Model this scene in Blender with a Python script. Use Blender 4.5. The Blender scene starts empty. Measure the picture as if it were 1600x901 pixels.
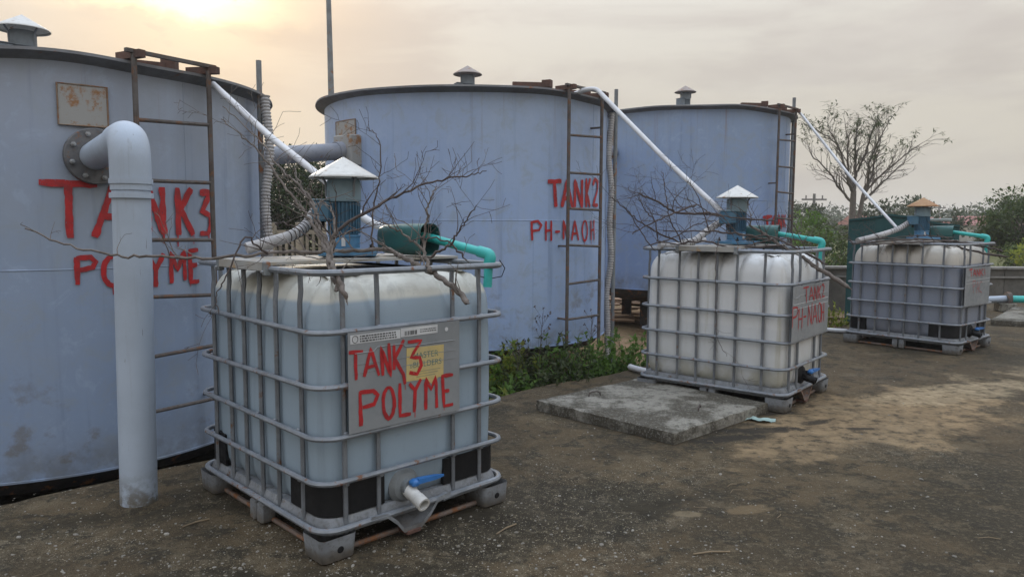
import bpy, math, random
from mathutils import Vector, Matrix, noise as mnoise
R = math.radians
sc = bpy.context.scene
col = sc.collection

# ------------------------------------------------------------------ camera
cam = bpy.data.cameras.new('camera'); cam_o = bpy.data.objects.new('camera', cam); col.objects.link(cam_o)
cam.sensor_width = 36.0; cam.lens = 1145.08 / 1600 * 36; cam.clip_start = 0.05; cam.clip_end = 3000
cam_o.location = (0, 0, 1.354)
cam_o.rotation_mode = 'QUATERNION'
cam_o.rotation_quaternion = (Matrix.Rotation(R(90 - 5.05), 3, 'X') @ Matrix.Rotation(R(0.26), 3, 'Z')).to_quaternion()
sc.camera = cam_o

# ------------------------------------------------------------------ sky and sun
SUN_AZ, SUN_EL = R(-22.8), R(16.2)
sun_dir = Vector((math.sin(SUN_AZ) * math.cos(SUN_EL), math.cos(SUN_AZ) * math.cos(SUN_EL), math.sin(SUN_EL)))
world = bpy.data.worlds.new('World'); sc.world = world; world.use_nodes = True
def sky():
    nt = world.node_tree; nt.nodes.clear(); N = nt.nodes.new; L = nt.links.new
    def math_(op, a, b=None, clamp=False):
        n = N('ShaderNodeMath'); n.operation = op; n.use_clamp = clamp
        for i, v in enumerate((a, b)):
            if v is None: continue
            if isinstance(v, (int, float)): n.inputs[i].default_value = v
            else: L(v, n.inputs[i])
        return n.outputs[0]
    def mixc(f, a, b, mode='MIX'):
        n = N('ShaderNodeMix'); n.data_type = 'RGBA'; n.blend_type = mode
        for s, v in ((n.inputs[0], f), (n.inputs[6], a), (n.inputs[7], b)):
            if isinstance(v, (int, float)): s.default_value = v
            elif isinstance(v, tuple): s.default_value = (*v, 1)
            else: L(v, s)
        return n.outputs[2]
    tc = N('ShaderNodeTexCoord'); sep = N('ShaderNodeSeparateXYZ'); L(tc.outputs['Generated'], sep.inputs[0])
    z = math_('MAXIMUM', sep.outputs[2], 0.0)
    dot = N('ShaderNodeVectorMath'); dot.operation = 'DOT_PRODUCT'; L(tc.outputs['Generated'], dot.inputs[0]); dot.inputs[1].default_value = sun_dir
    d = math_('MAXIMUM', dot.outputs['Value'], 0.0)
    # streaky cloud layers, drawn out along the horizon
    def cloud(scale, seed, lo, hi, sq):
        n = N('ShaderNodeTexNoise'); n.inputs['Scale'].default_value = scale; n.inputs['Detail'].default_value = 7; n.inputs['Roughness'].default_value = 0.56; n.inputs['Distortion'].default_value = .35
        mp = N('ShaderNodeMapping'); mp.inputs['Location'].default_value = (seed, seed * 1.7, seed); mp.inputs['Scale'].default_value = (1, 1, sq); L(tc.outputs['Generated'], mp.inputs[0]); L(mp.outputs[0], n.inputs[0])
        r = N('ShaderNodeMapRange'); r.inputs[1].default_value = lo; r.inputs[2].default_value = hi; r.interpolation_type = 'SMOOTHSTEP'; L(n.outputs[0], r.inputs[0])
        return r.outputs[0]
    c1 = cloud(2.6, CLOUD, 0.42, 0.62, 4.2); c2 = cloud(5.5, 8.7, 0.45, 0.68, 3.2)
    # overcast dome: brighter toward the zenith
    lum = math_('ADD', SKY_L0, math_('MULTIPLY', math_('POWER', z, 1.7), SKY_L1))
    base = mixc(math_('MULTIPLY', math_('POWER', z, 1.7), 1.6, True), SKY_LOW, SKY_HIGH)
    base = mixc(math_('MULTIPLY', c1, 0.60), base, (0.66, 0.585, 0.54))
    base = mixc(math_('MULTIPLY', c2, 0.22), base, (1.0, 0.95, 0.86))
    base = mixc(math_('MULTIPLY', math_('POWER', d, 45.0), 0.62), base, (0.95, 0.67, 0.40))      # cloud near the sun takes its colour
    v = N('ShaderNodeVectorMath'); v.operation = 'SCALE'; L(base, v.inputs[0]); L(lum, v.inputs['Scale'])
    # veiled sun: wide warm glow and a small bright core broken by the cloud
    c3 = cloud(7.0, 5.3, 0.25, 0.75, 2.2)
    bk = N('ShaderNodeMapRange'); bk.inputs[1].default_value = .232; bk.inputs[2].default_value = .252; bk.interpolation_type = 'SMOOTHSTEP'
    L(math_('ADD', z, math_('MULTIPLY', math_('SUBTRACT', c3, .5), .030)), bk.inputs[0])          # a lower cloud bank covers the glow
    thin = math_('MULTIPLY', math_('SUBTRACT', 1.0, math_('MULTIPLY', c1, 0.45)), math_('ADD', .14, math_('MULTIPLY', bk.outputs[0], .86)))
    puff = cloud(16.0, 2.2, 0.56, 0.66, 2.0); thin = math_('MULTIPLY', thin, math_('SUBTRACT', 1.0, math_('MULTIPLY', puff, .6)))
    g1 = math_('MULTIPLY', math_('POWER', d, 14.0), 0.10)
    g2 = math_('MULTIPLY', math_('MULTIPLY', math_('POWER', d, 120.0), 0.55), thin)
    g3 = math_('MULTIPLY', math_('MULTIPLY', math_('POWER', d, 420.0), 1.6), thin)
    def glow(g, c):
        n = N('ShaderNodeVectorMath'); n.operation = 'SCALE'; n.inputs[0].default_value = c; L(g, n.inputs['Scale']); return n.outputs[0]
    def add(a, b):
        n = N('ShaderNodeVectorMath'); n.operation = 'ADD'; L(a, n.inputs[0]); L(b, n.inputs[1]); return n.outputs[0]
    tot = add(add(add(v.outputs[0], glow(g1, (1.0, 0.60, 0.28))), glow(g2, (1.0, 0.70, 0.30))), glow(g3, (1.0, 0.86, 0.45)))
    bg1 = N('ShaderNodeBackground'); L(tot, bg1.inputs[0]); bg1.inputs[1].default_value = 0.92
    st = N('ShaderNodeTexSky'); st.sky_type = 'NISHITA'; st.sun_disc = False; st.sun_elevation = SUN_EL; st.sun_rotation = SUN_AZ
    st.air_density = 1.0; st.dust_density = 1.0
    bg2 = N('ShaderNodeBackground'); L(st.outputs[0], bg2.inputs[0]); bg2.inputs[1].default_value = 0.004
    ad = N('ShaderNodeAddShader'); L(bg1.outputs[0], ad.inputs[0]); L(bg2.outputs[0], ad.inputs[1])
    out = N('ShaderNodeOutputWorld'); L(ad.outputs[0], out.inputs[0])
SKY_LOW, SKY_HIGH = (0.92, 0.84, 0.70), (0.72, 0.86, 1.06)
SKY_L0, SKY_L1 = 0.62, 2.0
CLOUD = 3.1
sky()
sun = bpy.data.lights.new('sun', 'SUN'); sun.energy = 1.2; sun.angle = R(12); sun.color = (1.0, 0.86, 0.68)
sun_o = bpy.data.objects.new('sun', sun); col.objects.link(sun_o); sun_o.rotation_euler = sun_dir.to_track_quat('Z', 'Y').to_euler()
vs = sc.view_settings; vs.view_transform = 'Standard'; vs.look = 'None'; vs.gamma = 1; vs.exposure = 0.18; vs.use_curve_mapping = False
sc.cycles.use_denoising = True
sc.cycles.max_bounces = 6
HAZE = 0.0016

# ------------------------------------------------------------------ mesh helpers
class MB:
    def __init__(s): s.v = []; s.f = []
    def add(s, vs_, fs): o = len(s.v); s.v += [tuple(a) for a in vs_]; s.f += [tuple(i + o for i in f) for f in fs]; return s
    def box(s, c, sz, rz=0.0, M=None, bev=0.0):
        x, y, z = sz[0] / 2, sz[1] / 2, sz[2] / 2
        if bev > 0:
            b = min(bev, x * .9, y * .9, z * .9); ring = []
            for zz, q in ((-z, b), (-z + b, 0), (z - b, 0), (z, b)):
                X, Y = x - q, y - q
                ring.append([(X, -Y + b, zz), (X, Y - b, zz), (X - b, Y, zz), (-X + b, Y, zz), (-X, Y - b, zz), (-X, -Y + b, zz), (-X + b, -Y, zz), (X - b, -Y, zz)])
            P = [p for r_ in ring for p in r_]; F = [(7, 6, 5, 4, 3, 2, 1, 0), (24, 25, 26, 27, 28, 29, 30, 31)]
            for k in range(3):
                for i in range(8): j = (i + 1) % 8; F.append((k * 8 + i, k * 8 + j, k * 8 + 8 + j, k * 8 + 8 + i))
        else:
            P = [(-x, -y, -z), (x, -y, -z), (x, y, -z), (-x, y, -z), (-x, -y, z), (x, -y, z), (x, y, z), (-x, y, z)]
            F = [(3, 2, 1, 0), (4, 5, 6, 7), (0, 1, 5, 4), (1, 2, 6, 5), (2, 3, 7, 6), (3, 0, 4, 7)]
        m = Matrix.Translation(c) @ (M if M is not None else Matrix.Rotation(rz, 4, 'Z'))
        return s.add([m @ Vector(p) for p in P], F)
    def tube(s, pts, r, n=8, cap=True, closed=False, fn=None):
        pts = [Vector(p) for p in pts]; k = len(pts); rr = r if isinstance(r, (list, tuple)) else [r] * k
        up = None; rings = []
        for i, p in enumerate(pts):
            if closed: t = pts[(i + 1) % k] - pts[i - 1]
            else: t = pts[min(i + 1, k - 1)] - pts[max(i - 1, 0)]
            if t.length < 1e-9: t = Vector((0, 0, 1))
            t.normalize()
            if up is None: up = Vector((0, 0, 1)) if abs(t.z) < .9 else Vector((1, 0, 0))
            a = t.cross(up)
            if a.length < 1e-6: a = t.cross(Vector((0, 1, 0)))
            a.normalize(); b = a.cross(t).normalized(); up = b
            rings.append([p + (a * math.cos(q * math.tau / n) + b * math.sin(q * math.tau / n)) * rr[i] for q in range(n)])
        F = []
        for i in range(k if closed else k - 1):
            j = (i + 1) % k
            for q in range(n): w = (q + 1) % n; F.append((i * n + q, i * n + w, j * n + w, j * n + q))
        if cap and not closed: F.append(tuple(range(n - 1, -1, -1))); F.append(tuple((k - 1) * n + q for q in range(n)))
        return s.add([p for g in rings for p in g], F)
    def lathe(s, prof, n=32, M=None, cap0=False, cap1=False, rf=None):
        P = []; F = []; m = M or Matrix()
        for (r, z) in prof:
            for q in range(n):
                a = q * math.tau / n; k = rf(a, r, z) if rf else r
                P.append(m @ Vector((k * math.cos(a), k * math.sin(a), z)))
        for i in range(len(prof) - 1):
            for q in range(n): w = (q + 1) % n; F.append((i * n + q, i * n + w, (i + 1) * n + w, (i + 1) * n + q))
        if cap0: F.append(tuple(range(n - 1, -1, -1)))
        if cap1: F.append(tuple((len(prof) - 1) * n + q for q in range(n)))
        return s.add(P, F)
    def build(s, name, mat, parent=None, angle=35, smooth=True):
        me = bpy.data.meshes.new(name); me.from_pydata(s.v, [], s.f); me.validate(); me.update()
        if smooth and me.polygons:
            me.shade_smooth(); me.set_sharp_from_angle(angle=R(angle))
        o = bpy.data.objects.new(name, me); col.objects.link(o)
        if mat: me.materials.append(mat)
        if parent: o.parent = parent
        return o
def tag(o, label=None, cat=None, group=None, kind=None):
    if label: o['label'] = label
    if cat: o['category'] = cat
    if group: o['group'] = group
    if kind: o['kind'] = kind
    return o
def empty(name, loc=(0, 0, 0), rz=0.0, label=None, cat=None, group=None):
    o = bpy.data.objects.new(name, None); col.objects.link(o); o.location = loc; o.rotation_euler = (0, 0, rz); o.empty_display_size = .1
    return tag(o, label, cat, group)
def spline(pts, sub=6):
    P = [Vector(p) for p in pts]; out = []
    for i in range(len(P) - 1):
        p0 = P[max(i - 1, 0)]; p1 = P[i]; p2 = P[i + 1]; p3 = P[min(i + 2, len(P) - 1)]
        for k in range(sub):
            t = k / sub
            out.append(0.5 * ((2 * p1) + (p2 - p0) * t + (2 * p0 - 5 * p1 + 4 * p2 - p3) * t * t + (3 * p1 - p0 - 3 * p2 + p3) * t ** 3))
    return out + [P[-1]]
def rv(rr, z=0.0): return Vector((rr.gauss(0, 1), rr.gauss(0, 1), rr.gauss(0, 1) + z)).normalized()
def rrect(hx, hy, r, n=6):
    pts = []
    for cx, cy, a0 in ((hx - r, hy - r, 0), (-hx + r, hy - r, 90), (-hx + r, -hy + r, 180), (hx - r, -hy + r, 270)):
        for k in range(n + 1): a = R(a0 + 90 * k / n); pts.append((cx + r * math.cos(a), cy + r * math.sin(a)))
    return pts

# ------------------------------------------------------------------ material helpers
class NT:
    def __init__(s, name):
        s.m = bpy.data.materials.new(name); s.m.use_nodes = True; s.t = s.m.node_tree; s.b = s.t.nodes['Principled BSDF']; s.out = s.t.nodes['Material Output']
        s.tc = s.t.nodes.new('ShaderNodeTexCoord'); s.obj = s.tc.outputs['Object']
    def put(s, sock, v):
        if isinstance(v, (int, float)): sock.default_value = v
        elif isinstance(v, tuple): sock.default_value = v if len(v) == len(sock.default_value) else (*v, 1)
        else: s.t.links.new(v, sock)
    def map(s, scale=(1, 1, 1), loc=(0, 0, 0), vec=None):
        n = s.t.nodes.new('ShaderNodeMapping'); n.inputs['Scale'].default_value = scale; n.inputs['Location'].default_value = loc; s.t.links.new(vec or s.obj, n.inputs[0]); return n.outputs[0]
    def noise(s, scale, detail=5, rough=.55, vec=None, dist=0.0):
        n = s.t.nodes.new('ShaderNodeTexNoise'); n.inputs['Scale'].default_value = scale; n.inputs['Detail'].default_value = detail; n.inputs['Roughness'].default_value = rough; n.inputs['Distortion'].default_value = dist
        s.t.links.new(vec or s.obj, n.inputs[0]); return n.outputs[0]
    def voro(s, scale, vec=None, out='Distance', feature='F1'):
        n = s.t.nodes.new('ShaderNodeTexVoronoi'); n.feature = feature; n.inputs['Scale'].default_value = scale; s.t.links.new(vec or s.obj, n.inputs[0]); return n.outputs[out]
    def rng(s, v, a, b, c=0.0, d=1.0):
        n = s.t.nodes.new('ShaderNodeMapRange'); n.interpolation_type = 'SMOOTHSTEP'
        s.put(n.inputs[0], v)
        for i, q in enumerate((a, b, c, d)): n.inputs[i + 1].default_value = q
        return n.outputs[0]
    def math(s, op, a, b=None, clamp=False):
        n = s.t.nodes.new('ShaderNodeMath'); n.operation = op; n.use_clamp = clamp; s.put(n.inputs[0], a)
        if b is not None: s.put(n.inputs[1], b)
        return n.outputs[0]
    def mix(s, f, a, b, mode='MIX'):
        n = s.t.nodes.new('ShaderNodeMix'); n.data_type = 'RGBA'; n.blend_type = mode
        s.put(n.inputs[0], f); s.put(n.inputs[6], a); s.put(n.inputs[7], b); return n.outputs[2]
    def xyz(s, vec=None):
        n = s.t.nodes.new('ShaderNodeSeparateXYZ'); s.t.links.new(vec or s.obj, n.inputs[0]); return n.outputs
    def bump(s, hgt, strength=.3, dist=.01):
        n = s.t.nodes.new('ShaderNodeBump'); n.inputs['Strength'].default_value = strength; n.inputs['Distance'].default_value = dist; s.t.links.new(hgt, n.inputs['Height']); s.t.links.new(n.outputs[0], s.b.inputs['Normal'])
    def fin(s, color, rough=.6, metal=0.0, spec=None):
        s.put(s.b.inputs['Base Color'], color); s.put(s.b.inputs['Roughness'], rough); s.put(s.b.inputs['Metallic'], metal)
        if spec is not None: s.b.inputs['Specular IOR Level'].default_value = spec
        return s.m
def pm(name, c1, c2=None, scale=8, rough=.6, metal=0.0, rust=0.0, rustc=(.16, .07, .03), bump=.1, dirt=.25, sub=0.0, loc=0.0, stretch=(1, 1, 1)):
    n = NT(name); v = n.map(stretch, (loc, loc * .7, loc * .3))
    if c2 is None: c2 = tuple(x * .75 for x in c1)
    a = n.noise(scale, 6, .6, v); c = n.mix(n.rng(a, .35, .68), c1, c2)
    g = n.noise(scale * 4.3, 5, .65, v); c = n.mix(n.math('MULTIPLY', n.rng(g, .48, .75), dirt), c, tuple(x * .45 for x in c1))
    ro = n.rng(g, .3, .7, rough - .1, min(1, rough + .12))
    if rust > 0:
        rr = n.rng(n.noise(scale * 1.7, 7, .68, n.map(stretch, (loc + 5, 2, 1))), .62 - rust * .3, .72 - rust * .25)
        c = n.mix(rr, c, n.mix(n.noise(scale * 9, 3, .6), rustc, tuple(x * 1.9 for x in rustc))); ro = n.mix(rr, ro, (.85, .85, .85))
        if metal: metal = n.math('MULTIPLY', n.math('SUBTRACT', 1.0, rr), metal)
    if bump: n.bump(g, bump, .004)
    return n.fin(c, ro, metal)

M = {}
def tank_paint(name, seed, ca, cb, ct):
    n = NT(name); z = n.xyz()[2]
    v = n.map((1, 1, 1), (seed, seed, seed)); st = n.map((7, 7, .35), (seed, 0, 0))
    big = n.noise(.9, 5, .55, v); c = n.mix(n.rng(big, .32, .7), ca, cb)
    c = n.mix(n.rng(z, 2.5, 1.2, 0.0, 1.0), n.mix(.6, c, ct), c)             # chalked paint near the top course
    s1 = n.noise(1.0, 5, .6, st); c = n.mix(n.math('MULTIPLY', n.rng(s1, .52, .75), .45), c, (.33, .39, .50))
    s2 = n.noise(1.0, 6, .6, n.map((10, 10, .5), (seed + 4, 2, 1))); c = n.mix(n.math('MULTIPLY', n.rng(s2, .55, .8), .5), c, (.10, .14, .22))
    st3 = n.noise(2.6, 6, .66, n.map((1, 1, 1.2), (seed + 9, 1, 3))); lowm = n.rng(z, 1.1, .15, 0.0, 1.0)
    c = n.mix(n.math('MULTIPLY', n.math('MULTIPLY', n.rng(st3, .57, .68), lowm), .75), c, (.17, .165, .16))
    mo = n.noise(5.5, 9, .72, v, .6); c = n.mix(n.math('MULTIPLY', n.rng(mo, .48, .66), .5), c, (.27, .31, .355)); c = n.mix(n.math('MULTIPLY', n.rng(mo, .46, .32), .35), c, (.36, .44, .58))
    fl = n.noise(22, 5, .7, v); c = n.mix(n.math('MULTIPLY', n.rng(fl, .62, .72), .5), c, (.28, .34, .44))
    rr_ = n.noise(1.0, 6, .65, n.map((13, 13, .3), (seed + 7, 5, 1))); c = n.mix(n.math('MULTIPLY', n.math('MULTIPLY', n.rng(rr_, .60, .74), n.rng(z, 1.5, 2.45)), .55), c, (.20, .13, .085))
    c = n.mix(n.math('MULTIPLY', n.math('MULTIPLY', n.rng(n.noise(4, 7, .7, v), .40, .62), n.rng(z, .30, .02)), .5), c, (.13, .125, .11))
    tiny = n.noise(60, 2, .5, v); c = n.mix(n.rng(tiny, .78, .82), c, (.16, .08, .04))
    dents = n.noise(1.6, 3, .5, n.map((1, 1, .8), (seed, 3, 1)))
    n.bump(n.math('ADD', n.math('MULTIPLY', dents, 3.0), n.math('MULTIPLY', fl, .12)), .35, .012)
    return n.fin(c, n.rng(fl, .3, .7, .5, .72), 0.0)
for i in range(3): M['tank%d' % i] = tank_paint('blue_tank_paint_%d' % i, 3.7 * i + 1.3, ((.235, .31, .45), (.275, .38, .61), (.21, .30, .51))[i], ((.275, .33, .42), (.31, .405, .575), (.245, .33, .485))[i], ((.33, .345, .38), (.30, .365, .48), (.25, .325, .46))[i])
M['tank_dark'] = pm('dark_tank_base', (.035, .036, .04), (.06, .05, .045), 5, .8, rust=.2)
M['rim'] = pm('grey_roof_steel', (.155, .16, .17), (.12, .12, .125), 5, .65, rust=.08, bump=.2)
M['rust'] = pm('rusty_ladder_steel', (.105, .095, .09), (.07, .055, .048), 9, .75, rust=.35, rustc=(.10, .05, .028), bump=.4)
M['rust_red'] = pm('red_rust_angle', (.115, .06, .045), (.075, .045, .036), 12, .85, bump=.5)
M['rust_weld'] = pm('rusty_weld_bead', (.26, .22, .18), (.20, .12, .07), 14, .85, rust=.4, bump=.4)
M['galv'] = pm('galvanised_tube', (.25, .27, .30), (.18, .20, .225), 9, .48, metal=.4, rust=.2, rustc=(.12, .055, .028), bump=.08)
M['bar'] = pm('dull_galvanised_bar', (.19, .205, .225), (.14, .15, .165), 9, .55, metal=.3, rust=.10, rustc=(.10, .05, .028), bump=.1)
M['galv_dull'] = pm('dull_pole_steel', (.22, .24, .25), (.15, .16, .17), 5, .6, metal=.2, rust=.2)
M['pvc'] = pm('grey_white_pvc', (.36, .38, .42), (.31, .33, .37), 3, .42, bump=.03, dirt=.18, stretch=(1, 1, .5))
def pvc_mat():
    n = NT('grey_standpipe_pvc'); z = n.xyz()[2]
    c = n.mix(n.rng(n.noise(2.2, 5, .6), .35, .65), (.385, .45, .54), (.33, .385, .46))
    c = n.mix(n.math('MULTIPLY', n.rng(n.noise(1.0, 6, .65, n.map((26, 26, 1.2))), .55, .75), .4), c, (.22, .22, .22))
    c = n.mix(n.rng(n.noise(1.0, 3, .6, n.map((90, 90, 9), (4, 4, 4))), .70, .74), c, (.17, .17, .18))
    c = n.mix(n.math('MULTIPLY', n.rng(z, .22, .0), n.rng(n.noise(14, 6, .7), .38, .6)), c, (.12, .105, .08))
    n.bump(n.noise(40, 4), .05, .003); return n.fin(c, .45)
M['pvc'] = pvc_mat()
M['pvc_pale'] = pm('white_pvc', (.62, .63, .65), (.5, .5, .52), 4, .45, dirt=.3, bump=.03)
M['hose'] = pm('grey_hose', (.42, .41, .41), (.33, .32, .32), 12, .6, dirt=.5)
M['cyan'] = pm('cyan_pipe_plastic', (.035, .43, .40), (.03, .36, .34), 5, .42, dirt=.2, bump=.03)
M['link'] = pm('grey_link_pipe_paint', (.22, .24, .29), (.28, .29, .32), 4, .6, rust=.16, rustc=(.15, .08, .045), dirt=.3)
M['flange'] = pm('dark_flange_steel', (.10, .105, .115), (.15, .15, .155), 14, .55, metal=.3, rust=.15)
M['bolt'] = pm('bolt_steel', (.32, .33, .34), None, 20, .5, metal=.5, rust=.1)
def red_mat(name, c1, c2, thin):
    n = NT(name); c = n.mix(n.rng(n.noise(13, 6, .65), .35, .68), c1, c2); m = n.fin(c, .5)
    h = n.math('MULTIPLY', n.rng(n.noise(70, 5, .7), thin, thin + .06), n.rng(n.noise(9, 3, .6), .42, .6)); t = n.t.nodes.new('ShaderNodeBsdfTransparent'); mx = n.t.nodes.new('ShaderNodeMixShader')
    n.t.links.new(h, mx.inputs[0]); n.t.links.new(n.b.outputs[0], mx.inputs[1]); n.t.links.new(t.outputs[0], mx.inputs[2]); n.t.links.new(mx.outputs[0], n.out.inputs[0]); return m
M['red'] = red_mat('red_brush_paint', (.46, .014, .018), (.27, .014, .018), .60)
M['red_faded'] = red_mat('faded_red_brush_paint', (.40, .05, .055), (.33, .12, .13), .5)
M['patch'] = (lambda n: (n.bump(n.noise(20, 5), .3, .004), n.fin(n.mix(n.rng(n.noise(11, 7, .74), .50, .64), (.30, .30, .29), (.26, .13, .055)), .75))[1])(NT('rust_streaked_patch'))
M['black'] = pm('black_plastic', (.007, .007, .008), (.011, .011, .012), 6, .6, dirt=.1)
M['black'].node_tree.nodes['Principled BSDF'].inputs['Specular IOR Level'].default_value = .25
M['plate'] = pm('grey_label_sheet', (.20, .215, .225), (.24, .25, .26), 3, .5, dirt=.2, bump=.03)
M['sticker'] = pm('white_sticker', (.62, .63, .64), None, 6, .5, dirt=.15, bump=0)
M['yellow'] = pm('yellow_faded_sticker', (.52, .40, .15), (.45, .36, .18), 9, .6, dirt=.3, bump=0)
M['ink'] = pm('black_ink', (.03, .03, .03), None, 9, .6, bump=0)
M['ink_green'] = pm('green_ink', (.10, .19, .16), None, 9, .6, bump=0)
M['pallet'] = pm('grey_pallet_steel', (.23, .245, .265), (.17, .18, .2), 7, .6, metal=.15, rust=.12, dirt=.4)
def pallet_mat():
    n = NT('muddy_pallet_steel'); z = n.xyz()[2]
    c = n.mix(n.rng(n.noise(7, 6, .6), .35, .65), (.235, .25, .27), (.165, .175, .19)); g = n.noise(38, 6, .7)
    c = n.mix(n.math('MULTIPLY', n.rng(g, .48, .66), .5), c, (.09, .085, .075))
    c = n.mix(n.math('MULTIPLY', n.rng(n.noise(1.0, 5, .65, n.map((30, 30, 6))), .58, .72), .55), c, (.33, .34, .34))
    mud = n.rng(n.math('ADD', z, n.math('MULTIPLY', n.math('SUBTRACT', n.noise(9, 7, .7), .5), .12)), .075, .01); c = n.mix(n.math('MULTIPLY', mud, .85), c, n.mix(n.rng(g, .4, .6), (.075, .062, .046), (.13, .11, .085)))
    rs = n.rng(n.noise(12, 8, .72, n.map((1, 1, 1), (3, 8, 1))), .60, .68); c = n.mix(rs, c, (.13, .065, .035))
    n.bump(g, .3, .004); return n.fin(c, n.rng(g, .3, .7, .5, .8), .1)
M['pallet'] = pallet_mat()
M['skid'] = pm('rusty_skid_tube', (.20, .16, .14), (.13, .09, .07), 8, .8, rust=.5)
M['valve_blue'] = pm('blue_valve_plastic', (.03, .15, .42), None, 9, .42, dirt=.15)
M['valve_white'] = pm('white_valve_plastic', (.6, .6, .58), None, 9, .45, dirt=.25)
M['motor'] = pm('blue_motor_paint', (.045, .125, .20), (.06, .15, .225), 7, .5, dirt=.45)
M['motor_light'] = pm('light_blue_motor_paint', (.07, .20, .34), (.06, .17, .29), 7, .5, dirt=.3)
M['collar'] = pm('grey_teal_motor_paint', (.16, .24, .29), (.19, .27, .315), 6, .55, dirt=.3)
M['roof_motor'] = pm('grey_roof_motor_paint', (.17, .20, .225), (.13, .155, .18), 6, .6, dirt=.4, rust=.05)
M['cap'] = pm('pale_rain_cap', (.56, .56, .54), (.48, .47, .44), 6, .45, dirt=.35, rust=.02)
M['cap_rust'] = pm('rusty_rain_cap', (.36, .23, .12), (.28, .15, .075), 9, .8, rust=.3, rustc=(.2, .09, .04))
M['cap_grey'] = pm('weathered_rain_cap', (.30, .26, .24), (.24, .20, .18), 7, .7, rust=.2)
M['cover'] = pm('dark_green_plastic_cover', (.018, .085, .085), (.025, .11, .105), 5, .42, dirt=.25, bump=.05)
M['mount'] = pm('pale_mount_plate', (.34, .34, .33), (.30, .265, .21), 5, .6, rust=.1, rustc=(.26, .17, .09))
M['bark_dead'] = pm('grey_dead_bark', (.17, .145, .128), (.085, .07, .06), 26, .9, bump=.6, stretch=(1, 1, 1))
M['bark_dark'] = pm('dark_dead_bark', (.085, .065, .058), (.055, .042, .04), 26, .9, bump=.6)
M['bark_tree'] = pm('tree_bark', (.15, .13, .115), (.10, .085, .075), 9, .9, bump=.6)
def bottle_mat(name, low, high, level, stain, stain_amt, tr=.0):
    n = NT(name); x = n.xyz(); z = x[2]
    wob = n.math('ADD', z, n.math('MULTIPLY', n.math('SUBTRACT', n.noise(3, 3), .5), .03))
    c = n.mix(n.rng(wob, level - .012, level + .010), low, high)
    sv = n.noise(1.0, 6, .62, n.map((16, 16, 1.1))); c = n.mix(n.math('MULTIPLY', n.rng(sv, .55, .78), stain_amt), c, stain)
    lowm = n.rng(z, .45, .16); c = n.mix(n.math('MULTIPLY', n.math('MULTIPLY', lowm, n.rng(n.noise(6, 5), .35, .6)), stain_amt), c, stain)
    topm = n.rng(z, 1.02, 1.12); c = n.mix(n.math('MULTIPLY', n.math('MULTIPLY', topm, n.rng(n.noise(9, 5, .65), .42, .65)), .55), c, (.22, .20, .16))
    gr = n.noise(45, 4, .6); c = n.mix(n.math('MULTIPLY', n.rng(gr, .6, .75), .25), c, tuple(k * .6 for k in low))
    n.bump(n.noise(5, 3), .12, .01)
    n.b.inputs['Subsurface Weight'].default_value = .0
    return n.fin(c, .42, 0.0)
M['bottle0'] = bottle_mat('translucent_bottle_grey', (.26, .33, .395), (.53, .53, .48), 1.035, (.14, .165, .19), .3)
M['bottle1'] = bottle_mat('white_bottle_stained', (.56, .575, .585), (.60, .61, .615), .60, (.31, .29, .19), .62)
M['bottle2'] = bottle_mat('translucent_bottle_violet', (.20, .225, .28), (.48, .45, .40), .945, (.20, .19, .20), .35)

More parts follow.
